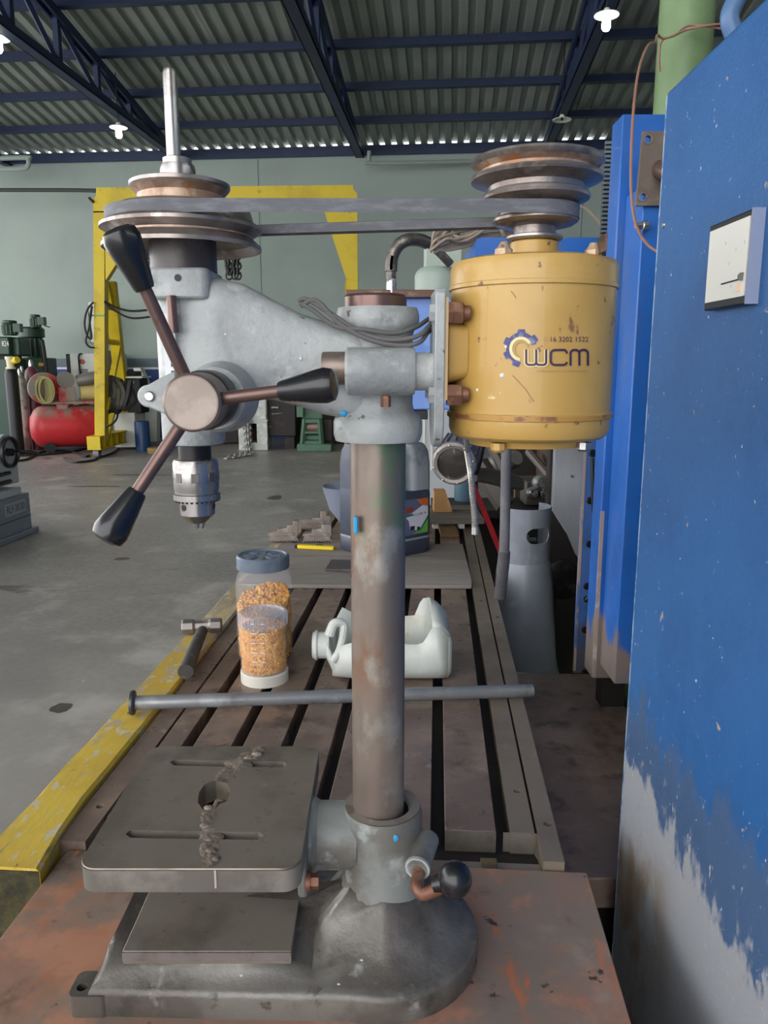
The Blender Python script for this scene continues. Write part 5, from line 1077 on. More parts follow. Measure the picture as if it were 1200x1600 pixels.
# foot beam with ribs
f0, f1 = at(137, 705, GY - 0.2), at(203, 695, GB + 0.2)
dv_ = (f1 - f0); dv_.z = 0; dl = dv_.length; dn = dv_.normalized(); sn = Vector((dn.y, -dn.x, 0)); zf0, zf1 = 0.17, 0.37
fo = Vector((f0.x + 0.12, f0.y, 0))
def fb(u, s_, z): return fo + dn * u + sn * s_ + Vector((0, 0, z))
def fbox(name, u0, u1, s0, s1, z0, z1):
    return MB().loft([[fb(u0, s0, z0), fb(u1, s0, z0), fb(u1, s1, z0), fb(u0, s1, z0)], [fb(u0, s0, z1), fb(u1, s0, z1), fb(u1, s1, z1), fb(u0, s1, z1)]]).build(name, M_gy, g)
fbox('foot_beam', 0, dl, -0.02, 0.02, zf0, zf1); fbox('foot_flange', 0, dl, -0.12, 0.12, zf1, zf1 + 0.02); fbox('foot_flange', 0, dl, -0.12, 0.12, zf0 - 0.02, zf0); fbox('end_plate', -0.01, 0.0, -0.12, 0.12, zf0 - 0.02, zf1 + 0.02)
for k in range(6): fbox('foot_rib', dl * (0.12 + 0.15 * k), dl * (0.12 + 0.15 * k) + 0.015, -0.11, 0.11, zf0, zf1)
for u in (0.12, dl - 0.2):
    c = fb(u, 0, 0.085); MB().cyl(c - Vector((0.05, 0, 0)), c + Vector((0.05, 0, 0)), 0.085, n=20).build('caster', M_wheel, g); MB().box(c + Vector((-0.06, -0.04, 0.0)), c + Vector((-0.052, 0.04, 0.085))).box(c + Vector((0.052, -0.04, 0.0)), c + Vector((0.06, 0.04, 0.085))).build('caster_fork', M_dark, g)
gplate('gusset', [(145.5, 332), (145.5, 310), (160, 296), (228, 296), (228, 318), (205, 372), (186, 405), (165, 438), (163, 332)], GY, 0.16)
gplate('cross_beam', [(150, 293), (552, 289), (552, 318), (150, 320)], GY + 0.02, 0.14)
gplate('gusset', [(488, 291), (548, 291), (558, 302), (559, 440), (541, 436), (508, 335)], GY + 0.01, 0.15)
gplate('right_leg', [(541, 430), (559, 430), (560, 694), (545, 694)], GY + 0.03, 0.2)
slant('right_rear_leg', at(548, 440, GY + 0.5), at(556, 690, GB), 0.2, 0.18)
MB().cyl(at(146, 316, GY - 0.02), at(139, 309, GY - 0.02), 0.025, n=6).build('lug', M_dark, g)
c_ = at(152, 493, GY - 0.01); MB().box((c_.x - 0.12, GY - 0.012, c_.z - 0.012), (c_.x + 0.12, GY - 0.001, c_.z + 0.012)).build('green_tape', mat('green_tape', '#4f9a5a', 0.5), g)
# chain hoist hanging from the cross beam
hoist = thing('chain_hoist', at(355, 320, GY), 'chain hoist loops hanging from the yellow gantry beam', 'hoist')
M_chain = mat('dark_chain', '#4a4a48', 0.5, 0.5)
lk = None
def chain(t, pts, r, pitch):
    P = smooth_path(pts, 24); d = 0; acc = 0; k = 0; nxt = 0.0
    for i in range(1, len(P)):
        acc += (P[i] - P[i - 1]).length
        if acc >= nxt:
            nxt += pitch; dd = (P[i] - P[i - 1]).normalized(); a_, b_ = basis(dd); 
            if k % 2: a_, b_ = b_, a_
            o_ = P[i]; ring = [o_ + dd * (pitch * 0.78 * math.cos(q)) + a_ * (r * 1.6 * math.sin(q)) for q in [2 * math.pi * j / 8 for j in range(9)]]
            MB().tube(ring, r * 0.55, 5, 1, smooth=False).build('chain_link', M_chain, t); k += 1
for (a, b) in ((357, 436), (366, 438), (371, 436)): chain(hoist, [at(a, 318, GY + 0.05), at(a, 370, GY + 0.05), at(a + 1, b, GY + 0.05)], 0.035, 0.085)
MB().tube([at(*q) for q in ((340, 318, GY), (338, 390, GY), (342, 402, GY), (349, 398, GY), (350, 388, GY), (356, 428, GY), (364, 418, GY), (362, 388, GY))], 0.022, 6, 5).build('control_cable', M_cord, hoist)
# cables slung from the gantry
tag(MB().tube([at(*q) for q in ((163, 470, GY - 0.05), (180, 480, GY), (205, 486, GY), (235, 484, GY))], 0.02, 6, 5).build('slung_cable', M_cord, origin=at(163, 470, GY)), 'upper black cable slung right from the yellow gantry leg', 'cable')
tag(MB().tube([at(*q) for q in ((163, 472, GY - 0.05), (180, 486, GY), (205, 497, GY), (235, 495, GY))], 0.018, 6, 5).build('slung_cable', M_cord, origin=at(163, 472, GY)), 'lower black cable slung right from the yellow gantry leg', 'cable')
tag(MB().tube([at(*q) for q in ((146, 472, GY - 0.04), (136, 485, GY - 0.04), (132, 505, GY - 0.04), (136, 524, GY - 0.04), (143, 528, GY - 0.04), (140, 500, GY - 0.04), (144, 478, GY - 0.04), (139, 512, GY - 0.04), (134, 533, GY - 0.04), (140, 542, GY - 0.04), (147, 543, GY - 0.04))], 0.018, 6, 5).build('looped_cable', M_cord, origin=at(140, 540, GY)), 'black cable looped on the left side of the gantry leg', 'cable')
rags = thing('dark_cable_pile', at(185, 640, GY + 0.6), 'pile of dark hoses hung on the gantry frame', 'hoses')
random.seed(11)
for i in range(14):
    x = random.uniform(166, 205); j = lambda s_: random.uniform(-s_, s_)
    MB().tube([at(x, 592 + j(5), GY + 0.35), at(x + j(12), 615 + j(6), GY + 0.3), at(x + j(16), 640 + j(6), GY + 0.3), at(x + j(9), 622 + j(8), GY + 0.35), at(x + j(6), 594 + j(4), GY + 0.4)], 0.055, 6, 4).build('hose_loop', M_blk if i % 3 else mat('khaki_hose', '#4a4630', 0.6), rags)
tag(MB().tube([at(*q) for q in ((184, 640, GY + 0.2), (183, 652, GY + 0.1), (177, 661, GY), (165, 668, GY - 0.05))], 0.02, 6, 5).build('dropped_cable', M_cord, origin=at(165, 668, GY)), 'short black cable dropping behind the gantry foot', 'cable')

# ---- red compressor
M_red = mat('dusty_red_enamel', '#c22f35', 0.42, layers=[('#a72a30', 2, 0.5, 0.7), ('#8d8379', 3, 0.38, 0.55, (1, 1, 1), (('z', 0.58, 0.82),))], rvar=0.08)
CYm = fx_(60, 706).y
ca = at(64, 667, CYm); cr = 0.40; cd = Vector((0.90, 0.43, 0)).normalized()
cmpr = thing('air_compressor', (ca.x + 0.5, CYm, 0), 'red air compressor with dusty horizontal tank left of the gantry', 'compressor')
TL = 1.0
MB().lathe([(0.0, -0.20), (cr * 0.45, -0.185), (cr * 0.8, -0.11), (cr * 0.97, -0.02), (cr, 0.05), (cr, TL), (cr * 0.8, TL + 0.15), (0, TL + 0.22)], ca, cd, n=36).build('tank', M_red, cmpr)
sd = Vector((cd.y, -cd.x, 0))
for u in (0.12, 0.88):
    for s_ in (-1, 1):
        tp = ca + cd * u + sd * s_ * 0.2 - Vector((0, 0, 0.33)); ft = Vector((tp.x, tp.y, 0)) + sd * s_ * 0.12
        MB().cyl(tp, ft + Vector((0, 0, 0.17)), 0.04, n=4).build('tank_leg', M_red, cmpr)
        MB().cyl(ft + Vector((0, 0, 0.10)) - sd * 0.03, ft + Vector((0, 0, 0.10)) + sd * 0.03, 0.10, n=18).build('caster', M_blk, cmpr)
tz = ca.z + cr
def cq(u, s_, z): return ca + cd * u + sd * s_ + Vector((0, 0, cr + z))
def cbox_(name, m, u0, u1, s0, s1, z0, z1, bevel=0.01):
    return MB().loft([[cq(u0, s0, z0), cq(u1, s0, z0), cq(u1, s1, z0), cq(u0, s1, z0)], [cq(u0, s0, z1), cq(u1, s0, z1), cq(u1, s1, z1), cq(u0, s1, z1)]]).build(name, m, cmpr, bevel=bevel)
cbox_('pump_deck', M_red, 0.15, 1.35, -0.22, 0.22, 0.03, 0.08)
for u in (0.3, 1.0): cbox_('deck_foot', M_red, u, u + 0.2, -0.2, 0.2, -0.06, 0.03)
M_pump = mat('grey_pump', '#77746f', 0.5, 0.3)
cbox_('pump_block', M_red, 0.35, 0.65, -0.1, 0.15, 0.08, 0.35)
MB().lathe([(0.16, -0.14), (0.16, 0.14)], cq(0.5, 0.0, 0.48), cd.cross(Vector((0, 0, 1))), n=18).build('pump_cylinder', M_pump, cmpr)
MB().lathe([(0.11, -0.2), (0.12, -0.1), (0.12, 0.15), (0.09, 0.2)], cq(0.9, 0.05, 0.50), Vector((1, 0.2, 0.2)), n=16).build('pump_head', M_pump, cmpr)
MB().lathe([(0.13, -0.2), (0.15, -0.18), (0.15, 0.16), (0.12, 0.2), (0.0, 0.2)], cq(0.95, -0.05, 0.24), cd, n=18).build('drive_motor', mat('cream_motor', '#c9b878', 0.5), cmpr)
MB().lathe([(0.14, 0.2), (0.14, 0.25), (0.0, 0.25)], cq(0.95, -0.05, 0.24), cd, n=18).build('motor_cap', mat('pale_blue_cap', '#a9bcc4', 0.5), cmpr)
MB().lathe([(0.27, -0.05), (0.30, -0.04), (0.30, 0.05), (0.27, 0.06)], cq(0.12, 0.02, 0.33), Vector((0.55, -0.8, 0)), n=26).build('belt_guard', M_red, cmpr)
hz_ = thing('hose_coil', cq(0.1, 0.1, 0.1), 'coil of yellow green hose hung on the compressor belt guard', 'hose')
for i in range(8):
    c = cq(0.12, 0.14, 0.30) + Vector((0.02 * i - 0.05, -0.06 - 0.008 * i, 0)); rx, rz = 0.10 + 0.012 * (i % 4), 0.22 + 0.015 * (i % 3)
    MB().tube([c + Vector((rx * math.cos(q), 0, rz * math.sin(q))) for q in [2 * math.pi * j / 14 for j in range(15)]], 0.014, 6, 2).build('hose_turn', mat('olive_hose', '#8d8a55', 0.6), hz_)
for i, pts in enumerate([[(30, 712), (70, 710), (110, 706), (138, 700)], [(2, 722), (40, 718), (66, 706), (100, 704), (120, 708), (132, 713), (140, 712)], [(150, 716), (175, 708), (186, 700)], [(100, 716), (116, 722), (140, 720), (152, 717)]]):
    tag(MB().tube([on(x, y, 0.02) for x, y in pts], 0.02, 6, 5).build('floor_cable', M_cord, origin=on(*pts[0], 0.0)), ('black cable on the floor before the compressor wheels', 'black cable snaking from the grey lathe to the compressor', 'black cable on the floor under the gantry foot', 'black cable curl left of the gantry caster')[i], 'cable')

# ---- gas bottles
def bottle(px, ptop, pbase, Y, r, m, lab, neck=None):
    c = at(px, 600, Y); t = thing('gas_bottle', (c.x, Y, 0), lab, 'gas bottle', group='gas bottles by the green machines')
    zt = zz(ptop, Y)
    MB().lathe([(r, 0.0), (r, zt - r * 1.3), (r * 0.85, zt - r * 0.6), (r * 0.4, zt - r * 0.1), (r * 0.3, zt), (0, zt)], (c.x, Y, 0), n=24).build('bottle_body', m, t)
    MB().lathe([(r * 0.35, zt - 0.02), (r * 0.35, zt + 0.06), (r * 0.2, zt + 0.12), (0, zt + 0.12)], (c.x, Y, 0), n=14).build('bottle_valve', neck or M_steel, t)
    return t, zt, c
M_bb = mat('black_bottle', '#0e1014', 0.45); M_cr = mat('cream_paint', '#cfc9a8', 0.5)
t, zt, c = bottle(19, 572, 0, 14.2, 0.115, M_bb, 'tall black gas bottle with cream collar and yellow valve cap', M_cr)
MB().lathe([(0.085, zt - 0.05), (0.085, zt - 0.02), (0.06, zt - 0.02), (0.07, zt + 0.12), (0.085, zt + 0.12), (0.085, zt + 0.17), (0.0, zt + 0.17)], (c.x, 14.2, 0), n=20).build('cream_collar', M_cr, t)
MB().cyl((c.x + 0.06, 14.2, zt + 0.09), (c.x + 0.16, 14.15, zt + 0.12), 0.06, n=14).build('yellow_cap', mat('bright_yellow', '#d8c233', 0.5), t)
bottle(32, 586, 0, 14.95, 0.11, mat('pale_bottle', '#a8a59d', 0.5, layers=[('#7c766e', 6, 0.5, 0.65)]), 'narrow pale grey gas bottle between the black and brown ones')
bottle(51, 572, 0, 15.2, 0.135, mat('brown_bottle', '#5d3238', 0.4, layers=[('#8c8278', 3, 0.5, 0.6, (1, 1, 1), (('z', 1.5, 1.62),))]), 'maroon gas bottle with grey dusty shoulder behind the compressor')
bottle(36, 582, 0, 15.3, 0.10, mat('green_bottle', '#2f6a4a', 0.45), 'small green topped gas bottle behind the pale bottle')

# ---- green machines at far left
M_dg = mat('dark_green_enamel', '#1b3d2d', 0.42, layers=[('#142e22', 2, 0.5, 0.7)], coat=0.1)
def motor_stack(t, px, pt, pb, Y, r):
    c = at(px, pt, Y); z1 = c.z; z0 = zz(pb, Y)
    MB().lathe([(r * 0.9, z0), (r, z0 + 0.02), (r, z1 - 0.06), (r * 1.05, z1 - 0.05), (r * 1.02, z1 - 0.01), (r * 0.8, z1), (0, z1)], (c.x, Y + r, 0), n=22).build('motor', M_dg, t)
    for k in range(12):
        a = 2 * math.pi * k / 12; p = Vector((c.x + r * math.cos(a), Y + r + r * math.sin(a), 0)); MB().cbox((p.x, p.y, (z0 + z1) / 2 - 0.03), (0.02, 0.02, (z1 - z0) * 0.6)).build('motor_fin', M_dg, t)
    MB().cbox((c.x + r + 0.05, Y + r * 0.6, (z0 + z1) / 2), (0.14, 0.14, 0.16)).build('terminal_box', M_dg, t)
GY1 = 16.4
gm = thing('drilling_machine', (at(52, 640, GY1).x, GY1 + 0.4, 0), 'dark green drilling machine with ribbed drum and top motor by the wall', 'machine')
motor_stack(gm, 51, 491, 512, GY1, 0.10)
c = at(51, 540, GY1 + 0.3)
MB().lathe([(0.20, zz(559, GY1)), (0.20, zz(528, GY1)), (0.26, zz(526, GY1)), (0.26, zz(513, GY1)), (0.22, zz(510, GY1)), (0.0, zz(510, GY1))], (c.x, GY1 + 0.3, 0), n=28).build('gear_drum', M_dg, gm)
for k in range(14):
    a = 2 * math.pi * k / 14; MB().cbox((c.x + 0.205 * math.cos(a), GY1 + 0.3 + 0.205 * math.sin(a), zz(543, GY1)), (0.03, 0.03, zz(529, GY1) - zz(557, GY1))).build('drum_rib', M_dg, gm)
wbox(gm, 'machine_body', M_dg, (24, 559), (73, 640), GY1, 0.7, 0.02, z0=0.0)
wbox(gm, 'orange_plate', mat('orange_plate', '#c98a22', 0.5), (60, 567), (68, 572), GY1 - 0.004, 0.01)
MB().tube([at(66, 532, GY1 - 0.03), at(69, 550, GY1 - 0.03), at(74, 590, GY1 - 0.03)], 0.04, 8, 4).build('drain_hose', M_cord, gm)
MB().tube([at(61, 502, GY1 + 0.05), at(70, 509, GY1 + 0.05), at(78, 511, GY1 + 0.05)], 0.012, 6, 4).build('motor_cable', M_cord, gm)
g2 = thing('milling_drill', (at(8, 640, 15.4).x, 15.8, 0), 'dark green machine with white number plate at the left edge', 'machine')
motor_stack(g2, 9, 500, 524, 15.4, 0.135)
wbox(g2, 'gear_head', M_dg, (-20, 526), (16, 555), 15.4, 0.6, 0.03)
wbox(g2, 'side_box', M_dg, (16, 527), (32, 556), 15.55, 0.5, 0.03)
wbox(g2, 'machine_body', M_dg, (-20, 560), (24, 650), 15.5, 0.7, 0.02, z0=0.0)
wbox(g2, 'gear_neck', M_dark, (-14, 555), (20, 560), 15.55, 0.4)
a = at(3, 541, 15.39); b = at(13, 533, 15.39)
text_mb('824', lambda u, v: Vector((a.x + (b.x - a.x) * u, 15.392, a.z + (b.z - a.z) * v))).build('number', mat('white_print', '#d9dcd8', 0.5), g2)
wbox(g2, 'low_shelf', mat('rusty_red_skid', '#5a3328', 0.6), (2, 682), (26, 692), 14.45, 0.2, 0.01, z0=0.03)

# ---- small grey lathe at the left edge
M_lg = mat('lathe_slate_paint', '#6f7885', 0.45, layers=[('#7a8390', 5, 0.5, 0.7)]); M_ll = mat('lathe_light_paint', '#a3aab0', 0.42)
LY = fx_(45, 838).y
lz = zz
lt = thing('bench_lathe', (at(0, 840, LY).x, LY, 0), 'slate grey lathe with black lettering plate at the left edge', 'lathe')
ldir = Vector((0.62, 0.78, 0)); lo = on(13, 850, 0.0)
# footprint in the lathe's own frame: e1 along the lettered side, e2 outwards to the right
e1 = (on(62, 831, 0.0) - on(13, 851, 0.0)); e1.z = 0; L1 = e1.length; e1.normalize(); e2 = Vector((e1.y, -e1.x, 0))
def lp(u, s_, z): return lo + e1 * u + e2 * s_ + Vector((0, 0, z))
def lbox(name, m, u0, u1, s0, s1, z0, z1, bevel=0.006):
    return MB().loft([[lp(u0, s0, z0), lp(u1, s0, z0), lp(u1, s1, z0), lp(u0, s1, z0)], [lp(u0, s0, z1), lp(u1, s0, z1), lp(u1, s1, z1), lp(u0, s1, z1)]]).build(name, m, lt, bevel=bevel)
hb = lz(772, lp(L1 * 0.7, 0, 0).y) - 0.0
lbox('foot_plate', M_lg, -0.9, L1, -0.55, 0.0, 0.0, 0.055, 0.01)
lbox('cabinet', M_lg, -0.9, L1 - 0.07, -0.5, -0.035, 0.055, hb)
lbox('cabinet_seam', M_dark, -0.9, L1 - 0.07, -0.037, -0.034, hb * 0.45, hb * 0.45 + 0.008, 0)
lbox('chip_tray', M_ll, -0.9, L1 - 0.16, -0.5, -0.06, hb, hb + 0.07, 0.006)
lbox('apron', M_ll, -0.9, L1 - 0.07, -0.42, -0.12, hb + 0.10, hb + 0.33, 0.015)
for k in (0.14, 0.22): MB().cyl(lp(-0.6, -0.11, hb + k), lp(L1 - 0.25, -0.11, hb + k), 0.02, n=10).build('feed_rod', M_dkst, lt)
wc = lp(L1 - 0.26, -0.08, hb + 0.42)
MB().lathe([(0.13, -0.02), (0.15, -0.015), (0.15, 0.015), (0.13, 0.02), (0.12, 0.0), (0.13, -0.02)], wc, e2, n=30, cap=False).cyl(wc - e1 * 0.13, wc + e1 * 0.13, 0.015, n=8).lathe([(0.04, -0.06), (0.035, 0.03), (0, 0.03)], wc, e2, n=16).build('hand_wheel', M_dkst, lt)
MB().lathe([(0.17, -0.1), (0.17, -0.03)], wc, e2, n=30).build('wheel_housing', M_ll, lt)
MB().cyl(wc + e2 * 0.03 + e1 * 0.1, wc + e2 * 0.16 + e1 * 0.22 - Vector((0, 0, 0.04)), 0.02, n=10).build('wheel_grip', M_dkst, lt)
# lettering plate
Lf = L1 - 0.07
lbox('letter_plate', mat('plate_rim', '#a9adb0', 0.5), Lf - 0.43, Lf - 0.085, -0.0358, -0.0335, hb * 0.60, hb * 0.875, 0)
lbox('letter_ground', mat('plate_ground', '#8d939c', 0.5), Lf - 0.424, Lf - 0.091, -0.0358, -0.0325, hb * 0.61, hb * 0.865, 0)
text_mb('RLF-30/30', lambda u, v: lp(Lf - 0.41 + 0.305 * u, -0.0318, hb * 0.65 + hb * 0.175 * v)).build('letters', M_blackf, lt)
for (u, z) in ((Lf - 0.03, hb * 0.92), (Lf - 0.03, hb * 0.52)): MB().sphere(lp(u, -0.033, z), 0.008, 8, 5).build('cabinet_screw', M_steel, lt)

# ---- white control cabinet and boxes behind the gantry
WY = 16.8
M_offw = mat('off_white_enamel', '#c7cac2', 0.5, layers=[('#b7bab2', 2, 0.5, 0.7)])
wc_ = thing('white_machine', (at(140, 690, WY).x, WY + 0.4, 0), 'off white machine enclosure with vents and red knob behind the gantry', 'machine')
wbox(wc_, 'enclosure', M_offw, (108, 552), (188, 690), WY, 0.8, 0.02, z0=0.02)
for (x0_, y0_, x1_, y1_) in ((121, 576, 138, 592), (122, 622, 141, 636)):
    wbox(wc_, 'vent_panel', mat('vent_grey', '#a9aba6', 0.5), (x0_, y0_), (x1_, y1_), WY - 0.012, 0.012)
    for k in range(5): wbox(wc_, 'vent_slot', M_dark, (x0_ + 1.5, y0_ + 1.5 + k * (y1_ - y0_) / 5.2), (x1_ - 1.5, y0_ + 2.5 + k * (y1_ - y0_) / 5.2), WY - 0.02, 0.008)
q = at(127.5, 565, WY - 0.03); MB().lathe([(0.055, 0), (0.05, 0.03), (0.0, 0.035)], q + Vector((0, 0.03, 0)), (0, -1, 0), n=16).build('red_knob', mat('red_knob', '#a33a28', 0.45), wc_)
wbox(wc_, 'door_line', M_dark, (108.6, 553), (109.4, 640), WY - 0.004, 0.006)
MB().tube([at(128, 553, WY - 0.05), at(123, 556, WY - 0.06), at(125, 580, WY - 0.06), at(131, 615, WY - 0.06), at(134, 645, WY - 0.06)], 0.02, 6, 4).build('hanging_cable', M_cord, wc_)
wbox(wc_, 'dark_window', M_dark, (160, 548), (189, 600), WY - 0.06, 0.05, 0.01)
wbox(wc_, 'lower_shelf', M_offw, (165, 588), (216, 594), WY - 0.3, 0.5, 0.01)
tag(MB().box((at(124, 478, 17.4).x, 17.4, zz(535, 17.4)), (at(137, 478, 17.4).x, 17.7, zz(477, 17.4))).build('wall_panel', M_pipe, origin=(at(124, 478, WV).x, 16.7, zz(535, 16.7))), 'narrow grey green panel on the wall left of the gantry leg', 'wall panel')
tag(MB().box((at(138, 478, 17.4).x, 17.4, zz(535, 17.4)), (at(166, 478, 17.4).x, 17.7, zz(472, 17.4))).build('wall_panel', M_offw, origin=(at(140, 478, WV).x, 16.7, zz(535, 16.7)), bevel=0.01), 'pale electrical box on the wall behind the gantry leg', 'wall panel')
bx = thing('control_console', (at(212, 690, 15.2).x, 15.4, 0), 'black front console on a slanting off white stand right of the gantry', 'console')
wbox(bx, 'black_box', M_blk, (198, 591), (222, 646), 15.2, 0.5, 0.02)
P = [(208, 575), (219, 575), (245, 635), (245, 690), (226, 690), (226, 640)]
Pq = [at(x, y, 16.0) for x, y in P]; MB().loft([Pq, [p + Vector((0, 0.25, 0)) for p in Pq]]).build('slanting_frame', M_offw, bx)
wbox(bx, 'console_top', M_offw, (190, 588), (222, 591), 15.15, 0.6)
wbox(bx, 'tool_tray', M_dark, (190, 580), (212, 588), 15.3, 0.4, 0.02)
wbox(bx, 'plinth', M_offw, (176, 645), (212, 672), 15.1, 0.6, 0.02, z0=0.05)
wbox(bx, 'white_print', mat('label_white_print', '#c9ccca', 0.5), (203, 596), (209, 599), 15.195, 0.004)
cbr = at(223, 690, 14.9)
tag(MB().lathe([(0.14, 0.0), (0.14, 0.56), (0.13, 0.58), (0.0, 0.58)], (cbr.x, 14.9, 0), n=24).build('blue_drum', mat('blue_drum', '#173c66', 0.4), origin=(cbr.x, 14.9, 0)), 'small dark blue drum on the floor behind the drill chuck', 'drum')
gd = at(136, 690, 16.0)
tag(MB().lathe([(0.30, 0.0), (0.30, 0.72), (0.28, 0.75), (0.0, 0.74)], (gd.x, 16.0, 0), n=28).build('grey_bin', mat('slate_bin', '#4a4d55', 0.5), origin=(gd.x, 16.0, 0)), 'slate grey bin between the compressor and the gantry', 'bin')
wr = on(243, 708, 0.0)
tag(MB().lathe([(0.13, 0.0), (0.15, 0.03), (0.15, 0.10), (0.12, 0.11), (0.0, 0.10)], wr, n=20).build('wooden_block', mat('tan_wood', '#9a7f4f', 0.6), origin=wr), 'round tan wooden block on the floor behind the handle', 'wood block')

# ---- machines under the drill's arm
LYc = fx_(395, 703).y
cl = thing('old_lathe', (at(395, 700, LYc).x, LYc + 0.4, 0), 'old chipped off white lathe end with open leg window under the drill arm', 'lathe')
M_chip = mat('chipped_white_paint', '#b9bcb6', 0.55, layers=[('#d0d3cc', 8, 0.5, 0.65), ('#55544f', 10, 0.6, 0.68)])
xL, xR = at(372, 660, LYc).x, at(417, 660, LYc).x; zA, zB_ = zz(657, LYc), zz(600, LYc)
hol = [(at(388, 665, LYc).x, 0.14), (at(401, 665, LYc).x, 0.14), (at(401, 665, LYc).x, zA - 0.06), (at(388, 665, LYc).x, zA - 0.06)]
mb = holed_plate([(xL, 0.0), (xR, 0.0), (xR, zA), (xL, zA)], [(hol, None)], 0.0, 0.5); mb.v = [Vector((p.x, LYc + 0.5 - p.z, p.y)) for p in mb.v]
mb.build('lathe_leg', M_chip, cl)
MB().box((xL + 0.02, LYc - 0.02, zA), (xR - 0.0, LYc + 0.5, zB_)).build('head_end', M_chip, cl, bevel=0.02)
MB().box((xL, LYc - 0.03, zA - 0.01), (xR + 0.02, LYc + 0.5, zA + 0.015)).build('leg_cap', M_chip, cl)
MB().box((xR + 0.0, LYc + 0.15, 0.25), (xR + 0.55, LYc + 0.9, zB_ + 0.05)).build('lathe_bed', M_dark, cl, bevel=0.02)
MB().box((xR + 0.3, LYc + 0.25, 0.0), (xR + 0.5, LYc + 0.8, 0.25)).build('bed_leg', M_dark, cl)
MB().box((xL + 0.05, LYc + 0.501, 0.02), (xR - 0.05, LYc + 0.52, zA)).build('leg_back', M_dark, cl)
q = at(394, 678, LYc + 0.48); MB().sphere(q, 0.06, 12, 8).build('red_button', mat('dull_red', '#a5524e', 0.5), cl)
MB().cyl(at(424, 637, LYc + 0.13), at(436, 637, LYc + 0.13), 0.03, n=10).cyl(at(425, 647, LYc + 0.13), at(441, 646, LYc + 0.13), 0.015, n=8).build('bed_levers', M_steel, cl)
q = at(422, 667, LYc + 0.14); MB().sphere(q, 0.03, 8, 6).build('bed_knob', M_steel, cl)
ch = thing('steel_chain', at(386, 705, LYc - 0.1), 'steel chain hanging in front of the chipped lathe end onto the floor', 'chain')
M_chain = mat('bright_chain', '#a9aaa6', 0.4, 0.6)
z_ = lambda px, py: at(px, py, LYc - 0.08)
chain(ch, [z_(383, 648), z_(384, 670), z_(386, 690), z_(387, 704)], 0.03, 0.062)
chain(ch, [z_(389, 648), z_(388, 670), z_(389, 690), z_(391, 704)], 0.03, 0.062)
chain(ch, [on(391, 709, 0.03), on(380, 711, 0.03), on(365, 714, 0.03), on(352, 716, 0.03)], 0.03, 0.09)
PYg = fx_(490, 706).y
gp2 = thing('green_press', (at(492, 704, PYg).x, PYg + 0.2, 0), 'small green hydraulic press on a base plate left of the column', 'press')
M_pg = mat('press_green', '#4c6e58', 0.5, layers=[('#3f5f4b', 4, 0.5, 0.68)])
wbox(gp2, 'press_base', M_pg, (464, 694), (518, 706), PYg, 0.5, 0.015, z0=0.0)
for (xa, xb) in ((472, 478), (503, 497)):
    for (d, w_) in ((0.08, 0.05),):
        a = at(xa, 690, PYg + d); b = at(xb - 2 if xa < 480 else xb + 2, 655, PYg + d)
        MB().cyl(Vector((a.x, PYg + d, 0.1)), b, 0.05, n=4).build('press_post', M_pg, gp2)
for (ya_, yb2) in ((655, 661), (674, 678), (689, 695)): wbox(gp2, 'press_cross', M_pg, (476, ya_), (501, yb2), PYg + 0.05, 0.12, 0.008)
wbox(gp2, 'press_drive', M_dark, (503, 655), (520, 690), PYg + 0.3, 0.3, 0.02)
q = at(486, 667, PYg + 0.2); MB().lathe([(0.1, -0.15), (0.1, 0.15)], q, (1, 0, 0), n=16).build('press_roller', mat('rosy_steel', '#8d6f6a', 0.5, 0.3), gp2)
q = at(488, 684, PYg + 0.2); MB().lathe([(0.07, -0.15), (0.07, 0.15)], q, (1, 0, 0), n=16).build('press_roller', M_pg, gp2)
wbox(gp2, 'press_panel', M_pg, (463, 635), (474, 652), PYg + 0.1, 0.15, 0.01); wbox(gp2, 'press_head', M_pg, (472, 632), (504, 655), PYg + 0.25, 0.25, 0.02)
dk = thing('dark_machine', (at(450, 690, 16).x, 16.2, 0), 'dark machine behind the chipped lathe and green press', 'machine')
wbox(dk, 'machine_body', M_dark, (300, 575), (374, 690), 16.3, 0.5, 0.03, z0=0.0); wbox(dk, 'machine_wing', M_dark, (446, 590), (545, 690), 16.3, 0.5, 0.03, z0=0.0)
yq = at(542, 680, 13.4); tag(MB().box((yq.x - 0.05, 13.4, 0.0), (yq.x + 0.06, 13.5, zz(668, 13.4))).build('yellow_bollard', M_gy, origin=(yq.x, 13.4, 0)), 'short yellow post just left of the steel column', 'post')
# pale cabinet seen between column and motor
pcb = thing('pale_locker', (at(665, 690, 7.5).x, 7.7, 0), 'pale grey locker seen between the column and the motor plate', 'locker')
wbox(pcb, 'locker_body', mat('pale_locker_grey', '#a9aeb2', 0.5), (628, 560), (720, 740), 7.5, 0.5, 0.01, z0=0.0)
for px in (662, 674): wbox(pcb, 'door_edge', M_white, (px, 600), (px + 1.5, 735), 7.49, 0.01)

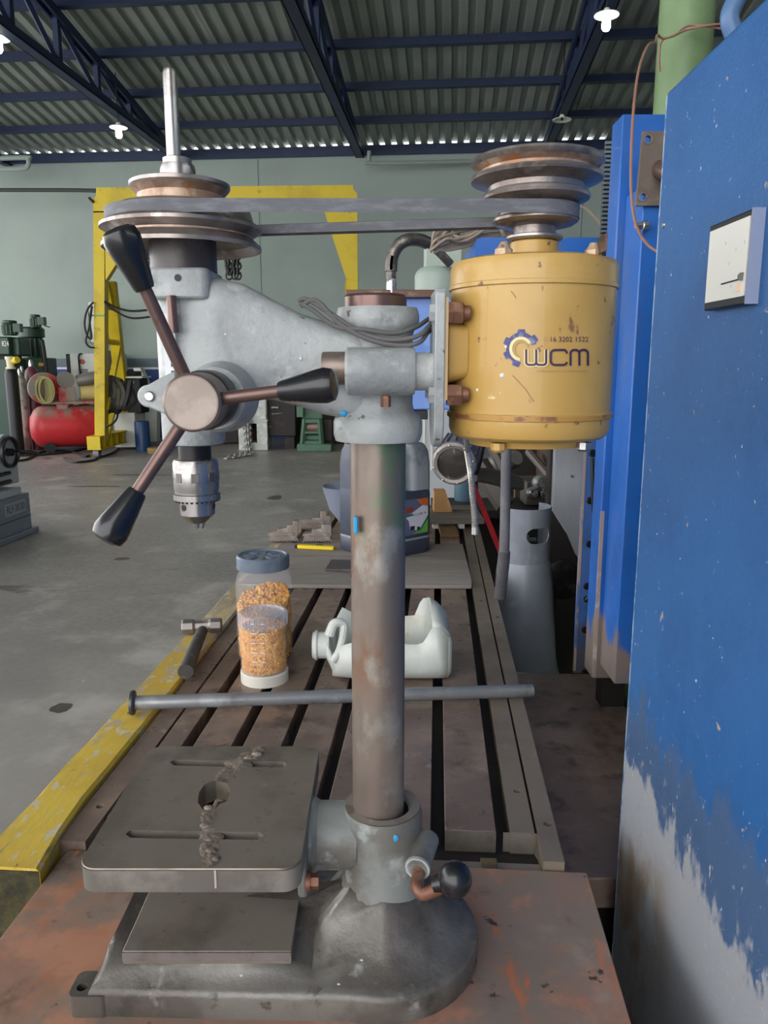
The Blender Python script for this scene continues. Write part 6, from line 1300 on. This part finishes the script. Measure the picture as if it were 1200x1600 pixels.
# ---- clutter beyond the table, under the motor
M_rb = mat('rusty_brown', '#4d3b32', 0.6, layers=[('#66503f', 8, 0.5, 0.68), ('#382a24', 6, 0.55, 0.7)])
cr_ = thing('rusty_crate', (at(835, 760, 4.9).x, 5.0, 0), 'rusty brown open crate behind the gas cylinder', 'crate')
wbox(cr_, 'crate_front', M_rb, (805, 744), (872, 800), 4.9, 0.04, 0.004, z0=0.0)
wbox(cr_, 'crate_side', M_rb, (868, 700), (874, 800), 4.9, 0.6, 0.004, z0=0.0); wbox(cr_, 'crate_back', M_dark, (790, 690), (884, 800), 5.5, 0.04, z0=0.0)
wbox(cr_, 'crate_post', M_rb, (826, 744), (829, 800), 4.88, 0.02, z0=0.0)
for (a, b, lab) in (((764, 690), (800, 760), 'long slanting steel bar left of the grey hose'), ((748, 725), (790, 790), 'broad slanting plank under the flood lamp')):
    A_, B_ = at(*a, 4.36), at(*b, 4.22); B_.z = min(B_.z, A_.z - 0.1)
    tag(MB().cyl(A_, Vector((B_.x, B_.y, B_.z)), 0.028 if 'plank' not in lab else 0.06, n=6).build('leaning_bar', mat('grey_brown_bar', '#5f5752', 0.55, 0.3), origin=B_), lab, 'bar')
MB().cyl(at(826, 706, 5.3), at(862, 748, 4.97), 0.028, n=8).build('crate_rod', mat('grey_brown_bar', '#5f5752', 0.55, 0.3), cr_)
bun = thing('cable_bundle', at(770, 750, 3.9), 'bundle of thick grey cables running right from the flood lamp', 'cable')
for i in range(5): MB().tube([at(742, 736 + i * 3, 3.6), at(765, 736 + i * 4, 3.7), at(790, 742 + i * 4, 3.8), at(815, 750 + i * 3, 4.0)], 0.014, 8, 5).build('cable', mat('grey_cable', '#55524f', 0.55), bun)
MB().tube([at(752, 690, 3.5), at(748, 715, 3.5), at(742, 738, 3.55)], 0.02, 8, 5).build('cable', M_cord, bun)
vb = thing('valve_block', (at(845, 780, 4.5).x, 4.5, zz(790, 4.5)), 'greasy valve block with round fittings above the gas cylinder', 'valve')
wbox(vb, 'block', mat('greasy_steel', '#57534f', 0.45, 0.4, layers=[('#78726c', 12, 0.5, 0.68)]), (822, 752), (862, 790), 4.5, 0.2, 0.01)
for (px, py, r) in ((843, 755, 0.05), (851, 770, 0.04), (830, 770, 0.035)): MB().lathe([(r, 0), (r, 0.05), (r * 0.6, 0.06), (r * 0.6, 0.1), (0, 0.1)], at(px, py, 4.5), (0, -1, 0.2), n=14).build('fitting', M_steel, vb)
q = at(786, 722, 4.6); MB().lathe([(0.06, -0.1), (0.06, 0.12), (0.04, 0.16)], q, (0.4, -1, 0.3), n=18).build('pipe_end', M_alum, vb)
wb_ = at(728, 785, 4.75)
tag(MB().lathe([(0.07, 0.0), (0.075, 0.02), (0.075, 0.14), (0.03, 0.18), (0.03, 0.2), (0, 0.2)], (wb_.x, 4.75, ZT + 0.0), n=20).build('water_bottle', mat('blue_grey_bottle', '#4a6372', 0.3), origin=(wb_.x, 4.75, ZT)), 'blue grey plastic bottle at the far table end', 'bottle')
nt = thing('dark_workbench', (at(780, 800, 4.7).x, 5.0, 0), 'dark bench behind the table end carrying clutter', 'bench')
MB().box((0.30, 4.42, ZT - 0.05), (1.2, 4.86, ZT - 0.002)).build('bench_top', M_dark, nt, bevel=0.004)
for (x, y) in ((0.35, 4.46), (1.15, 4.46), (0.35, 4.8), (1.15, 4.8)): MB().box((x - 0.03, y - 0.03, 0), (x + 0.03, y + 0.03, ZT - 0.05)).build('leg', M_dark, nt)
MB().box((0.39, 4.78, 0.05), (1.11, 4.82, ZT - 0.06)).build('back_panel', M_dark, nt)
